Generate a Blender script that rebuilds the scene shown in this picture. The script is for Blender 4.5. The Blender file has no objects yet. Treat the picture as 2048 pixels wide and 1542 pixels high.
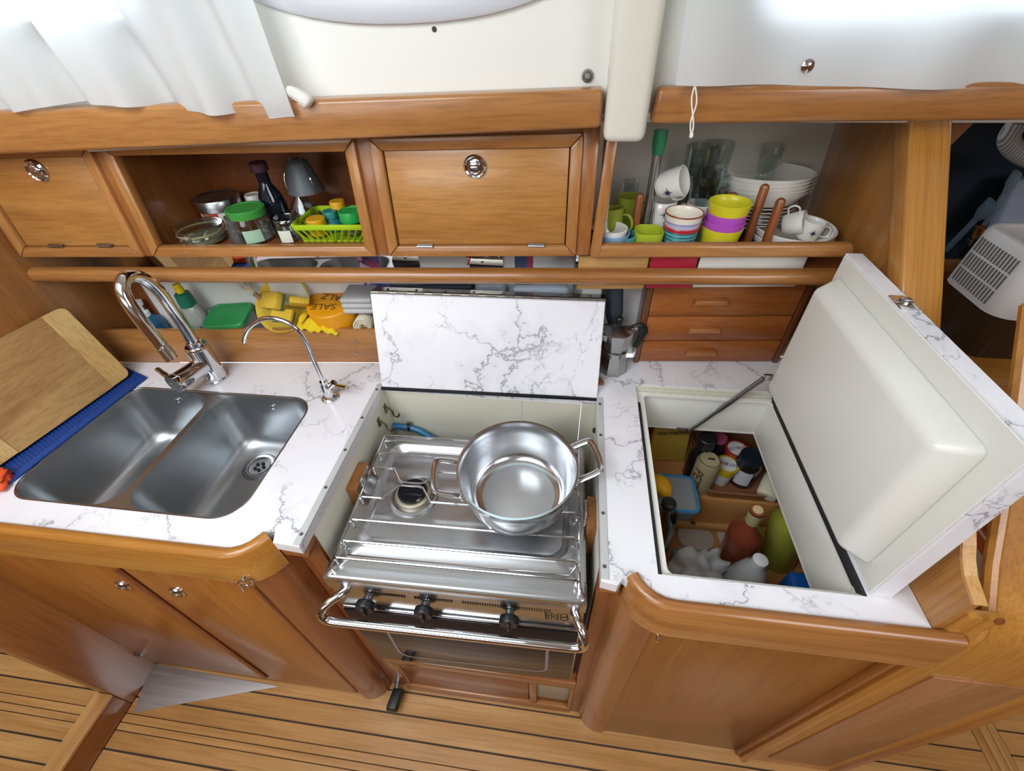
import bpy, bmesh, math, random
from mathutils import Vector, Matrix
random.seed(7)
SC = bpy.context.scene
COL = SC.collection
# ------------------------------------------------------------------ camera
CAM_H = 1.6
FPX = 878.97
YAW, PITCH, ROLL = -0.15687797, 0.73350771, -0.04465508
def _rx(a): return Matrix(((1,0,0),(0,math.cos(a),-math.sin(a)),(0,math.sin(a),math.cos(a))))
def _rz(a): return Matrix(((math.cos(a),-math.sin(a),0),(math.sin(a),math.cos(a),0),(0,0,1)))
MW = _rz(ROLL) @ _rx(PITCH) @ Matrix(((1,0,0),(0,0,-1),(0,1,0))) @ _rz(YAW)   # world -> view (x right, y down, z forward)
cam = bpy.data.objects.new('camera', bpy.data.cameras.new('camera'))
COL.objects.link(cam)
R3 = Matrix((MW[0], -MW[1], -MW[2])).transposed()
cam.matrix_world = Matrix.Translation((0,0,CAM_H)) @ R3.to_4x4()
cam.data.sensor_width = 36.0
cam.data.lens = FPX/2048*36.0
cam.data.clip_start = 0.01
SC.camera = cam
SC.view_settings.view_transform = 'Standard'
SC.view_settings.look = 'None'
SC.view_settings.gamma = 1.0
SC.view_settings.use_curve_mapping = False
SC.view_settings.exposure = -0.22
SC.cycles.use_denoising = True
SC.cycles.max_bounces = 10
SC.cycles.transparent_max_bounces = 12
SC.cycles.transmission_bounces = 10
SC.cycles.glossy_bounces = 6
SC.cycles.caustics_reflective = False
SC.cycles.caustics_refractive = False
# ------------------------------------------------------------------ sky, daylight and fill
world = bpy.data.worlds.new('sky'); SC.world = world; world.use_nodes = True
wn = world.node_tree.nodes
wn['Background'].inputs[0].default_value = (0.80, 0.90, 1.0, 1)
wn['Background'].inputs[1].default_value = 2.2
def area(name, loc, aim, sx, sy, power, col):
    l = bpy.data.lights.new(name, 'AREA'); l.shape = 'RECTANGLE'; l.size = sx; l.size_y = sy
    l.energy = power; l.color = col
    o = bpy.data.objects.new(name, l); COL.objects.link(o)
    o.location = loc
    o.rotation_euler = (Vector(aim)-Vector(loc)).to_track_quat('-Z','Y').to_euler()
    return o
area('hatch_daylight', (-0.62,-0.30,2.03), (-0.50,0.10,0.9), 0.95, 0.80, 21, (0.93,0.97,1.0))
area('companionway_daylight', (1.15,-0.75,1.98), (0.2,0.4,0.9), 0.75, 0.75, 13, (0.97,0.98,1.0))
area('saloon_fill', (-0.8,-1.75,1.60), (-0.5,0.5,0.6), 1.8, 0.40, 12, (0.95,0.98,1.0))  # added fill light behind the camera, no window in that wall
# ------------------------------------------------------------------ pixel -> place helpers (2048 x 1542 frame)
def ray(x, y): return MW.transposed() @ Vector(((x-1024)/FPX, (y-771)/FPX, 1.0))
ORG = Vector((0,0,CAM_H))
def onz(x, y, z): d = ray(x,y); return ORG + d*((z-CAM_H)/d.z)
def ony(x, y, Y): d = ray(x,y); return ORG + d*(Y/d.y)
def onx(x, y, X): d = ray(x,y); return ORG + d*(X/d.x)
KB, YB0 = 0.0845, 0.8375           # low board behind the worktop
def yb(x): return YB0 + KB*x
KC, YC0, SCAB, ZC = 0.0625, 0.7806, 0.12, 1.225     # wall cabinet front
def yc(x, z=ZC): return YC0 + KC*x + SCAB*(z-ZC)
def onb(x, y, off=0.0): d = ray(x,y); return ORG + d*((YB0+off)/(d.y-KB*d.x))
def onc(x, y, off=0.0):
    d = ray(x,y); return ORG + d*((YC0+off+SCAB*(CAM_H-ZC))/(d.y-KC*d.x-SCAB*d.z))
def depth(P): return (MW @ (Vector(P)-ORG)).z
def pxm(w, P): return w*depth(P)/FPX
# ------------------------------------------------------------------ materials
def lin(c):
    if isinstance(c, str):
        c = c.lstrip('#'); c = [int(c[i:i+2],16)/255 for i in (0,2,4)]
    return tuple((v/12.92 if v <= .04045 else ((v+.055)/1.055)**2.4) for v in c[:3]) + (1.0,)
MATS = {}
def mat(name, col='#808080', rough=.5, metal=0., trans=0., ior=1.45, coat=0., emit=0., alpha=1., sub=0., spec=.5, bump=0., bscale=60., ani=0.):
    if name in MATS: return MATS[name]
    m = bpy.data.materials.new(name); m.use_nodes = True; MATS[name] = m
    nt = m.node_tree; p = nt.nodes['Principled BSDF']
    p.inputs['Base Color'].default_value = lin(col)
    p.inputs['Roughness'].default_value = rough
    p.inputs['Metallic'].default_value = metal
    p.inputs['IOR'].default_value = ior
    p.inputs['Transmission Weight'].default_value = trans
    p.inputs['Coat Weight'].default_value = coat
    p.inputs['Coat Roughness'].default_value = .08
    p.inputs['Alpha'].default_value = alpha
    p.inputs['Specular IOR Level'].default_value = spec
    if sub: p.inputs['Subsurface Weight'].default_value = sub; p.inputs['Subsurface Radius'].default_value = (.01,.01,.01)
    if emit:
        p.inputs['Emission Color'].default_value = lin(col); p.inputs['Emission Strength'].default_value = emit
    if bump or True:
        tc = nt.nodes.new('ShaderNodeTexCoord'); n = nt.nodes.new('ShaderNodeTexNoise')
        n.inputs['Scale'].default_value = bscale; n.inputs['Detail'].default_value = 4
        nt.links.new(tc.outputs['Object'], n.inputs['Vector'])
        if bump:
            b = nt.nodes.new('ShaderNodeBump'); b.inputs['Strength'].default_value = bump; b.inputs['Distance'].default_value = .004
            nt.links.new(n.outputs['Fac'], b.inputs['Height']); nt.links.new(b.outputs['Normal'], p.inputs['Normal'])
        # a touch of uneven gloss
        mr = nt.nodes.new('ShaderNodeMapRange'); mr.inputs['To Min'].default_value = max(0,rough*.96); mr.inputs['To Max'].default_value = min(1,rough*1.04)
        nt.links.new(n.outputs['Fac'], mr.inputs['Value']); nt.links.new(mr.outputs['Result'], p.inputs['Roughness'])
    return m
def wood(name, dark, light, axis='X', rough=.32, coat=.35, scale=1.0, knots=.5, pale=None):
    key = name+'_'+axis
    if key in MATS: return MATS[key]
    m = bpy.data.materials.new(key); m.use_nodes = True; MATS[key] = m
    nt = m.node_tree; N = nt.nodes; L = nt.links; p = N['Principled BSDF']
    tc = N.new('ShaderNodeTexCoord'); oi = N.new('ShaderNodeObjectInfo')
    off = N.new('ShaderNodeVectorMath'); off.operation = 'SCALE'; off.inputs[0].default_value = (7.3,5.1,9.7)
    L.new(oi.outputs['Random'], off.inputs['Scale'])
    add = N.new('ShaderNodeVectorMath'); add.operation = 'ADD'
    L.new(tc.outputs['Object'], add.inputs[0]); L.new(off.outputs['Vector'], add.inputs[1])
    def noise(sc, det=4, rgh=.6, dist=0.):
        mp = N.new('ShaderNodeMapping'); mp.inputs['Scale'].default_value = sc
        L.new(add.outputs['Vector'], mp.inputs['Vector'])
        n = N.new('ShaderNodeTexNoise'); n.inputs['Scale'].default_value = 1; n.inputs['Detail'].default_value = det
        n.inputs['Roughness'].default_value = rgh; n.inputs['Distortion'].default_value = dist
        L.new(mp.outputs['Vector'], n.inputs['Vector']); return n
    def st(a, b): return {'X':(a,b,b),'Y':(b,a,b),'Z':(b,b,a)}[axis]
    big = noise(st(1.2*scale, 14*scale), 3, .55, .6)
    fine = noise(st(6*scale, 190*scale), 3, .7)
    cloud = noise((2.2,2.2,2.2), 2)
    cr = N.new('ShaderNodeValToRGB'); cr.color_ramp.elements[0].position = .3; cr.color_ramp.elements[1].position = .72
    cr.color_ramp.elements[0].color = lin(dark); cr.color_ramp.elements[1].color = lin(light)
    L.new(big.outputs['Fac'], cr.inputs['Fac'])
    fr = N.new('ShaderNodeValToRGB'); fr.color_ramp.elements[0].position = .34; fr.color_ramp.elements[1].position = .56
    fr.color_ramp.elements[0].color = (.62,.56,.50,1); fr.color_ramp.elements[1].color = (1,1,1,1)
    L.new(fine.outputs['Fac'], fr.inputs['Fac'])
    mx = N.new('ShaderNodeMix'); mx.data_type = 'RGBA'; mx.blend_type = 'MULTIPLY'; mx.inputs['Factor'].default_value = .55
    L.new(cr.outputs['Color'], mx.inputs['A']); L.new(fr.outputs['Color'], mx.inputs['B'])
    hs = N.new('ShaderNodeHueSaturation')
    mr = N.new('ShaderNodeMapRange'); mr.inputs['To Min'].default_value = .86; mr.inputs['To Max'].default_value = 1.14
    rr = N.new('ShaderNodeMath'); rr.operation = 'MULTIPLY_ADD'; rr.inputs[1].default_value = .30; rr.inputs[2].default_value = 0
    L.new(oi.outputs['Random'], rr.inputs[0])
    r2 = N.new('ShaderNodeMath'); r2.operation = 'MULTIPLY_ADD'; r2.inputs[1].default_value = .7
    L.new(cloud.outputs['Fac'], r2.inputs[0]); L.new(rr.outputs['Value'], r2.inputs[2])
    L.new(r2.outputs['Value'], mr.inputs['Value']); L.new(mr.outputs['Result'], hs.inputs['Value'])
    L.new(mx.outputs['Result'], hs.inputs['Color']); L.new(hs.outputs['Color'], p.inputs['Base Color'])
    bp = N.new('ShaderNodeBump'); bp.inputs['Strength'].default_value = .06; bp.inputs['Distance'].default_value = .002
    L.new(fine.outputs['Fac'], bp.inputs['Height']); L.new(bp.outputs['Normal'], p.inputs['Normal'])
    p.inputs['Roughness'].default_value = rough; p.inputs['Coat Weight'].default_value = coat; p.inputs['Coat Roughness'].default_value = .12
    return m
def teak(axis='X'): return wood('varnished_teak', '#96602f', '#b7824a', axis)
def mahog(axis='X'): return wood('varnished_mahogany', '#875026', '#a56c38', axis)
def redwood(axis='X'): return wood('red_mahogany', '#75401f', '#93562f', axis)
def honey(axis='X'): return wood('honey_varnish', '#a86e2a', '#bf873e', axis)
def floorwood(axis='X'): return wood('floor_teak', '#b17f46', '#cfa064', axis, rough=.36, coat=.25)
def darkwood(axis='X'): return wood('old_walnut', '#5f341c', '#7b4828', axis)
def marble():
    if 'marble' in MATS: return MATS['marble']
    m = bpy.data.materials.new('marble_laminate'); m.use_nodes = True; MATS['marble'] = m
    nt = m.node_tree; N = nt.nodes; L = nt.links; p = N['Principled BSDF']
    tc = N.new('ShaderNodeTexCoord'); geo = N.new('ShaderNodeNewGeometry')
    src = geo.outputs['Position']
    def noise(vec, s, det=5, r=.6, d=0.):
        n = N.new('ShaderNodeTexNoise'); n.inputs['Scale'].default_value = s; n.inputs['Detail'].default_value = det
        n.inputs['Roughness'].default_value = r; n.inputs['Distortion'].default_value = d
        L.new(vec, n.inputs['Vector']); return n
    w = noise(src, 7, 6, .65)
    sub = N.new('ShaderNodeVectorMath'); sub.operation = 'SUBTRACT'; sub.inputs[1].default_value = (.5,.5,.5)
    L.new(w.outputs['Color'], sub.inputs[0])
    sc = N.new('ShaderNodeVectorMath'); sc.operation = 'SCALE'; sc.inputs['Scale'].default_value = .26
    L.new(sub.outputs['Vector'], sc.inputs[0])
    ad = N.new('ShaderNodeVectorMath'); ad.operation = 'ADD'; L.new(src, ad.inputs[0]); L.new(sc.outputs['Vector'], ad.inputs[1])
    def veins(scale, width, off):
        mp = N.new('ShaderNodeMapping'); mp.inputs['Location'].default_value = off; mp.inputs['Rotation'].default_value = (.3,.2,.7); mp.inputs['Scale'].default_value = (1.0,.62,.8)
        L.new(ad.outputs['Vector'], mp.inputs['Vector'])
        v = N.new('ShaderNodeTexVoronoi'); v.feature = 'DISTANCE_TO_EDGE'; v.inputs['Scale'].default_value = scale
        L.new(mp.outputs['Vector'], v.inputs['Vector'])
        r = N.new('ShaderNodeMapRange'); r.interpolation_type = 'SMOOTHSTEP'; r.inputs['From Min'].default_value = 0; r.inputs['From Max'].default_value = width
        r.inputs['To Min'].default_value = 1; r.inputs['To Max'].default_value = 0
        L.new(v.outputs['Distance'], r.inputs['Value']); return r.outputs['Result']
    def mul(a, b):
        n = N.new('ShaderNodeMath'); n.operation = 'MULTIPLY'; n.use_clamp = True
        for i, q in enumerate((a,b)):
            if isinstance(q, float): n.inputs[i].default_value = q
            else: L.new(q, n.inputs[i])
        return n.outputs[0]
    def ramp(x, a, b):
        r = N.new('ShaderNodeMapRange'); r.inputs['From Min'].default_value = a; r.inputs['From Max'].default_value = b; L.new(x, r.inputs['Value']); return r.outputs['Result']
    v1 = mul(veins(5.0, .020, (0,0,0)), ramp(noise(src, 5, 3).outputs['Fac'], .38, .52))
    v2 = mul(veins(15.0, .030, (3,1,2)), ramp(noise(src, 6.5, 3).outputs['Fac'], .53, .63))
    soft = mul(veins(5.0, .16, (0,0,0)), ramp(noise(src, 5, 3).outputs['Fac'], .40, .62))
    mx = N.new('ShaderNodeMath'); mx.operation = 'MAXIMUM'; L.new(v1, mx.inputs[0]); L.new(mul(v2, .8), mx.inputs[1])
    t = N.new('ShaderNodeMath'); t.operation = 'MULTIPLY_ADD'; t.use_clamp = True
    L.new(soft, t.inputs[0]); t.inputs[1].default_value = .16; L.new(mul(mx.outputs[0], .72), t.inputs[2])
    cr = N.new('ShaderNodeMix'); cr.data_type = 'RGBA'
    cr.inputs['A'].default_value = lin('#e6e5ea'); cr.inputs['B'].default_value = lin('#8b8994')
    L.new(t.outputs[0], cr.inputs['Factor']); L.new(cr.outputs['Result'], p.inputs['Base Color'])
    p.inputs['Roughness'].default_value = .22
    return m
def steel(name='brushed_steel', col='#b9bbbd', rough=.26, axis='X', amt=.10):
    if name in MATS: return MATS[name]
    m = bpy.data.materials.new(name); m.use_nodes = True; MATS[name] = m
    nt = m.node_tree; N = nt.nodes; L = nt.links; p = N['Principled BSDF']
    p.inputs['Base Color'].default_value = lin(col); p.inputs['Metallic'].default_value = 1
    tc = N.new('ShaderNodeTexCoord'); mp = N.new('ShaderNodeMapping')
    mp.inputs['Scale'].default_value = {'X':(3,160,160),'Y':(160,3,160),'Z':(160,160,3),'N':(20,20,20)}[axis]
    L.new(tc.outputs['Object'], mp.inputs['Vector'])
    n = N.new('ShaderNodeTexNoise'); n.inputs['Scale'].default_value = 1; n.inputs['Detail'].default_value = 3; L.new(mp.outputs['Vector'], n.inputs['Vector'])
    r = N.new('ShaderNodeMapRange'); r.inputs['To Min'].default_value = rough-amt; r.inputs['To Max'].default_value = rough+amt
    L.new(n.outputs['Fac'], r.inputs['Value']); L.new(r.outputs['Result'], p.inputs['Roughness'])
    return m
def stripes(name, cols, axis='Z', period=.02, rough=.4, base=None):
    """printed bands along an object axis"""
    if name in MATS: return MATS[name]
    m = bpy.data.materials.new(name); m.use_nodes = True; MATS[name] = m
    nt = m.node_tree; N = nt.nodes; L = nt.links; p = N['Principled BSDF']
    tc = N.new('ShaderNodeTexCoord'); s = N.new('ShaderNodeSeparateXYZ'); L.new(tc.outputs['Object'], s.inputs[0])
    d = N.new('ShaderNodeMath'); d.operation = 'DIVIDE'; d.inputs[1].default_value = period; L.new(s.outputs[axis], d.inputs[0])
    f = N.new('ShaderNodeMath'); f.operation = 'FRACT'; L.new(d.outputs[0], f.inputs[0])
    cr = N.new('ShaderNodeValToRGB'); cr.color_ramp.interpolation = 'CONSTANT'; L.new(f.outputs[0], cr.inputs['Fac'])
    e = cr.color_ramp.elements
    e[0].position = 0; e[0].color = lin(cols[0][1]); e[1].position = cols[1][0]; e[1].color = lin(cols[1][1])
    for pos, c in cols[2:]: k = e.new(pos); k.color = lin(c)
    L.new(cr.outputs['Color'], p.inputs['Base Color']); p.inputs['Roughness'].default_value = rough
    return m
WHITE = mat('white_gelcoat', '#e4e5df', .28)
CREAM = mat('cream_paint', '#d9d6c4', .38)
CREAMPOST = mat('cream_gelcoat', '#dcd9cd', .25, coat=.3)
CHROME = mat('chrome', '#d8d9dc', .06, metal=1)
STEEL = steel()
SATIN = steel('satin_steel', '#a9acaf', .30, 'N', .05)
SINK = steel('sink_steel', '#b4b8bb', .34, 'Y', .06)
ALU = mat('aluminium', '#c9cccb', .5, metal=.35)
BLACK = mat('black_plastic', '#17181a', .42)
def thin_glass(name, tint, gloss=.04, fac=.35, rough=.03):
    m = bpy.data.materials.new(name); m.use_nodes = True; MATS[name] = m
    nt = m.node_tree; N = nt.nodes; L = nt.links; N.remove(N['Principled BSDF'])
    t = N.new('ShaderNodeBsdfTransparent'); t.inputs[0].default_value = lin(tint)
    g = N.new('ShaderNodeBsdfGlossy'); g.inputs['Color'].default_value = (.9,.93,.94,1)
    tc = N.new('ShaderNodeTexCoord'); n = N.new('ShaderNodeTexNoise'); n.inputs['Scale'].default_value = 40; L.new(tc.outputs['Object'], n.inputs['Vector'])
    mr = N.new('ShaderNodeMapRange'); mr.inputs['To Min'].default_value = rough; mr.inputs['To Max'].default_value = rough*2; L.new(n.outputs['Fac'], mr.inputs['Value']); L.new(mr.outputs['Result'], g.inputs['Roughness'])
    lw = N.new('ShaderNodeLayerWeight'); lw.inputs['Blend'].default_value = .35
    ma = N.new('ShaderNodeMath'); ma.operation = 'MULTIPLY_ADD'; ma.inputs[1].default_value = fac; ma.inputs[2].default_value = gloss; ma.use_clamp = True; L.new(lw.outputs['Facing'], ma.inputs[0])
    mx = N.new('ShaderNodeMixShader'); L.new(ma.outputs[0], mx.inputs[0]); L.new(t.outputs[0], mx.inputs[1]); L.new(g.outputs[0], mx.inputs[2]); L.new(mx.outputs[0], N['Material Output'].inputs['Surface'])
    return m
GLASS = thin_glass('clear_glass', '#f1f5f4')
PLASTIC = thin_glass('clear_plastic', '#e4ebec', .10, .6, .08)
PAPER = mat('label_paper', '#d9dccf', .7)
PORC = mat('white_porcelain', '#e9e6df', .18, coat=.4)
DARK = mat('dark_void', '#0d1116', .8)
NAVY = mat('navy_print', '#22304e', .4)
# ------------------------------------------------------------------ mesh helpers
def B(): return bmesh.new()
def face(bm, pts):
    return bm.faces.new([bm.verts.new(p) for p in pts])
def hexa(bm, p, bev=0., seg=2):
    """p: 4 bottom corners (ccw from above) then 4 top corners"""
    n0 = len(bm.verts)
    v = [bm.verts.new(q) for q in p]
    fs = [bm.faces.new([v[i] for i in f]) for f in ((3,2,1,0),(4,5,6,7),(0,1,5,4),(1,2,6,5),(2,3,7,6),(3,0,4,7))]
    if bev:
        es = list({e for f in fs for e in f.edges})
        bmesh.ops.bevel(bm, geom=es, offset=bev, segments=seg, profile=.5, affect='EDGES', clamp_overlap=True)
    return bm
def box(bm, x0, x1, y0, y1, z0, z1, bev=0., seg=2):
    return hexa(bm, [(x0,y0,z0),(x1,y0,z0),(x1,y1,z0),(x0,y1,z0),(x0,y0,z1),(x1,y0,z1),(x1,y1,z1),(x0,y1,z1)], bev, seg)
def boxc(bm, c, s, bev=0., M=None, seg=2):
    x,y,z = (q/2 for q in s)
    P = [Vector(q) for q in ((-x,-y,-z),(x,-y,-z),(x,y,-z),(-x,y,-z),(-x,-y,z),(x,-y,z),(x,y,z),(-x,y,z))]
    return hexa(bm, [Vector(c) + ((M@q) if M else q) for q in P], bev, seg)
def prism(bm, poly, a0, a1, axis='Z', bev=0.):
    """extrude a 2D polygon: Z (x,y), X (y,z), Y (x,z)"""
    def P(q, a): return {'Z':(q[0],q[1],a),'X':(a,q[0],q[1]),'Y':(q[0],a,q[1])}[axis]
    lo = [bm.verts.new(P(q,a0)) for q in poly]; hi = [bm.verts.new(P(q,a1)) for q in poly]
    n = len(poly); fs = [bm.faces.new(lo[::-1]), bm.faces.new(hi)]
    for i in range(n): fs.append(bm.faces.new((lo[i],lo[(i+1)%n],hi[(i+1)%n],hi[i])))
    bmesh.ops.recalc_face_normals(bm, faces=fs)
    if bev:
        es = list({e for f in fs[:2] for e in f.edges})
        bmesh.ops.bevel(bm, geom=es, offset=bev, segments=2, profile=.5, affect='EDGES', clamp_overlap=True)
    return bm
def plate(bm, outer, holes, z0, z1, bev=0.):
    """flat plate with holes, (x,y) loops"""
    es = []
    for lp in [outer]+holes:
        vs = [bm.verts.new((q[0],q[1],z1)) for q in lp]
        es += [bm.edges.new((vs[i],vs[(i+1)%len(vs)])) for i in range(len(vs))]
    r = bmesh.ops.triangle_fill(bm, use_beauty=True, use_dissolve=True, edges=es, normal=(0,0,1))
    fs = [g for g in r['geom'] if isinstance(g, bmesh.types.BMFace)]
    fs = list(bm.faces)
    for f in fs:
        if f.normal.z < 0: f.normal_flip()
    ex = bmesh.ops.extrude_face_region(bm, geom=fs)
    vs = [g for g in ex['geom'] if isinstance(g, bmesh.types.BMVert)]
    bmesh.ops.translate(bm, verts=vs, vec=(0,0,z0-z1))
    bmesh.ops.recalc_face_normals(bm, faces=bm.faces)
    return bm
def rrect(x0, x1, y0, y1, r, n=6):
    out = []
    for cx, cy, a0 in ((x1-r,y0+r,-90),(x1-r,y1-r,0),(x0+r,y1-r,90),(x0+r,y0+r,180)):
        for i in range(n+1):
            a = math.radians(a0+90*i/n); out.append((cx+r*math.cos(a), cy+r*math.sin(a)))
    return out
def lathe(bm, prof, seg=24, c=(0,0,0), M=None, ang=None, sx=1., sy=1., sq=0.):
    """prof: (r,z) list; closed where r == 0; sq > 0 squares the section"""
    c = Vector(c); rings = []
    for r, z in prof:
        if r <= 1e-6: rings.append([bm.verts.new(c+((M@Vector((0,0,z))) if M else Vector((0,0,z))))])
        else:
            ring = []
            for i in range(seg):
                a = 2*math.pi*i/seg; ca, sa = math.cos(a), math.sin(a)
                k = 1.
                if sq: k = 1/((abs(ca)**(2+sq*6)+abs(sa)**(2+sq*6))**(1/(2+sq*6)))
                v = Vector((r*ca*sx*k, r*sa*sy*k, z)); ring.append(bm.verts.new(c+((M@v) if M else v)))
            rings.append(ring)
    fs = []
    for a, b in zip(rings, rings[1:]):
        if len(a) == 1 and len(b) == 1: continue
        for i in range(seg):
            j = (i+1) % seg
            if len(a) == 1: fs.append(bm.faces.new((a[0],b[j],b[i])))
            elif len(b) == 1: fs.append(bm.faces.new((a[i],a[j],b[0])))
            else: fs.append(bm.faces.new((a[i],a[j],b[j],b[i])))
    bmesh.ops.recalc_face_normals(bm, faces=fs)
    return bm
def smooth_path(pts, n=6):
    """Catmull-Rom"""
    P = [Vector(p) for p in pts]; out = []
    for i in range(len(P)-1):
        p0 = P[i-1] if i else P[0]*2-P[1]; p1, p2 = P[i], P[i+1]; p3 = P[i+2] if i+2 < len(P) else P[-1]*2-P[-2]
        for k in range(n):
            t = k/n
            out.append(.5*((2*p1)+(p2-p0)*t+(2*p0-5*p1+4*p2-p3)*t*t+(3*p1-p0-3*p2+p3)*t**3))
    out.append(P[-1]); return out
def tube(bm, pts, r, seg=10, closed=False, flat=None, caps=True):
    """swept tube; r number or list; flat=(a,b) gives an elliptical section scale"""
    P = [Vector(p) for p in pts]; n = len(P); rings = []
    up = None
    for i, p in enumerate(P):
        a = P[(i-1) % n] if (closed or i) else P[i]; b = P[(i+1) % n] if (closed or i < n-1) else P[i]
        t = (b-a).normalized()
        if up is None:
            up = Vector((0,0,1)) if abs(t.z) < .9 else Vector((1,0,0))
        s = t.cross(up).normalized(); up = s.cross(t).normalized()
        rr = r[i] if isinstance(r, (list,tuple)) else r
        fa, fb = flat or (1,1)
        rings.append([bm.verts.new(p+(s*math.cos(2*math.pi*k/seg)*fa+up*math.sin(2*math.pi*k/seg)*fb)*rr) for k in range(seg)])
    m = n if closed else n-1; fs = []
    for i in range(m):
        A, C = rings[i], rings[(i+1) % n]
        for k in range(seg): fs.append(bm.faces.new((A[k],A[(k+1)%seg],C[(k+1)%seg],C[k])))
    if not closed and caps:
        fs.append(bm.faces.new(rings[0][::-1])); fs.append(bm.faces.new(rings[-1]))
    bmesh.ops.recalc_face_normals(bm, faces=fs)
    return bm
def strip(bm, path, w, h, bev=0.):
    """rectangular strip swept along a horizontal path: w across, z range h"""
    P = [Vector(p) for p in path]; n = len(P); rings = []
    for i, p in enumerate(P):
        a = P[max(i-1,0)]; b = P[min(i+1,n-1)]; t = (b-a); t.z = 0; t.normalize(); s = Vector((t.y,-t.x,0))
        if bev:
            rings.append([bm.verts.new(p+s*u+Vector((0,0,v))) for u, v in ((-w/2,h[0]),(w/2,h[0]),(w/2,h[1]-bev),(w/2-bev*.35,h[1]-bev*.35),(w/2-bev,h[1]),(-w/2+bev,h[1]),(-w/2+bev*.35,h[1]-bev*.35),(-w/2,h[1]-bev))])
        else:
            rings.append([bm.verts.new(p+s*u+Vector((0,0,v))) for u, v in ((-w/2,h[0]),(w/2,h[0]),(w/2,h[1]),(-w/2,h[1]))])
    m = len(rings[0]); fs = []
    for A, C in zip(rings, rings[1:]):
        for k in range(m): fs.append(bm.faces.new((A[k],A[(k+1)%m],C[(k+1)%m],C[k])))
    fs.append(bm.faces.new(rings[0][::-1])); fs.append(bm.faces.new(rings[-1]))
    bmesh.ops.recalc_face_normals(bm, faces=fs); return bm
def O(name, bm, m, parent=None, w=True, ang=35, smooth=True):
    """link a bmesh as one object; w: mesh given in world space (parent unrotated)"""
    me = bpy.data.meshes.new(name)
    if parent is not None and w:
        q = parent; off = Vector((0,0,0))
        while q is not None: off += q.location; q = q.parent
        bmesh.ops.translate(bm, verts=bm.verts, vec=-off)
    bm.to_mesh(me); bm.free()
    if smooth:
        me.shade_smooth()
        if ang: me.set_sharp_from_angle(angle=math.radians(ang))
    me.materials.append(m)
    o = bpy.data.objects.new(name, me); COL.objects.link(o)
    if parent is not None: o.parent = parent
    return o
def T(name, label, cat, loc=(0,0,0), group=None, rot=None):
    o = bpy.data.objects.new(name, None); o.empty_display_size = .02; COL.objects.link(o)
    o.location = loc
    if rot is not None: o.rotation_euler = rot
    o['label'] = label; o['category'] = cat
    if group: o['group'] = group
    return o
def tag(o, label, cat, group=None):
    o['label'] = label; o['category'] = cat
    if group: o['group'] = group
    return o
def S(name, bm, m, parent=None, ang=35):
    o = O(name, bm, m, parent, ang=ang)
    if parent is None: o['kind'] = 'structure'
    return o
def recentre(o):
    """move a top-level mesh's origin to the base of its mesh"""
    vs = o.data.vertices
    mn = Vector([min(v.co[i] for v in vs) for i in range(3)]); mx = Vector([max(v.co[i] for v in vs) for i in range(3)])
    c = Vector(((mn.x+mx.x)/2,(mn.y+mx.y)/2,mn.z))
    o.data.transform(Matrix.Translation(-c)); o.location = o.location + c
    return o
def copy_tree(o, parent=None):
    c = o.copy(); COL.objects.link(c); c.parent = parent
    for ch in o.children: copy_tree(ch, c)
    return c
FONT = None
def text_mesh(name, s, size, M, m, parent=None, thick=.0003, w=True):
    cu = bpy.data.curves.new(name, 'FONT'); cu.body = s; cu.size = size; cu.extrude = thick; cu.align_x = 'CENTER'; cu.align_y = 'CENTER'
    t = bpy.data.objects.new(name+'_curve', cu); COL.objects.link(t)
    dg = bpy.context.evaluated_depsgraph_get()
    me = bpy.data.meshes.new_from_object(t.evaluated_get(dg)); bpy.data.objects.remove(t)
    bm = B(); bm.from_mesh(me); bpy.data.meshes.remove(me); bmesh.ops.transform(bm, matrix=M, verts=bm.verts)
    return O(name, bm, m, parent, w=w, smooth=False)
def frame(o, x, y, z=None):
    """4x4 from origin and x,y axes"""
    x = Vector(x).normalized(); y = Vector(y); y = (y-x*y.dot(x)).normalized(); zz = x.cross(y)
    return Matrix(((x.x,y.x,zz.x,o[0]),(x.y,y.y,zz.y,o[1]),(x.z,y.z,zz.z,o[2]),(0,0,0,1)))
# ================================================================== SETTING
# ---- floor
sub = B(); box(sub, -2.4, 2.0, -1.8, 1.4, -.05, -.005)
FLOOR = S('floor', sub, mat('floor_caulk', '#453a33', .7))
seams = [(.60,.0040),(.545,.004),(.49,.004),(.435,.004),(.38,.004),(.3225,.004),(.266,.0045),(.210,.0045),(.168,.002),(.146,.002),(.127,.002),(.083,.0045),(.029,.0045),(-.026,.0045),(-.081,.0045),(-.136,.0045),(-.2,.0045),(-.3,.0045),(-.4,.0045),(-.55,.0045),(-.75,.0045),(-1.0,.0045)]
def plank(x0, x1, y0, y1, axis='X'):
    b = B(); box(b, x0, x1, y0, y1, -.006, 0, .0008, 1); O('plank', b, floorwood(axis), FLOOR)
for (ya, ga), (yz, gz) in zip(seams, seams[1:]):
    a, z = ya-ga/2, yz+gz/2
    if ya > .39: plank(.785, 1.203, z, a)
    else: plank(-1.262, 1.203, z, a)
    if z > -.45:
        plank(1.275, 1.9, z, a)
    if a < .35: plank(-2.3, -1.304, z, a)
for x in (1.205, 1.2285, 1.252): plank(x, x+.0215, -.45, .6, 'Y')
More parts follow.
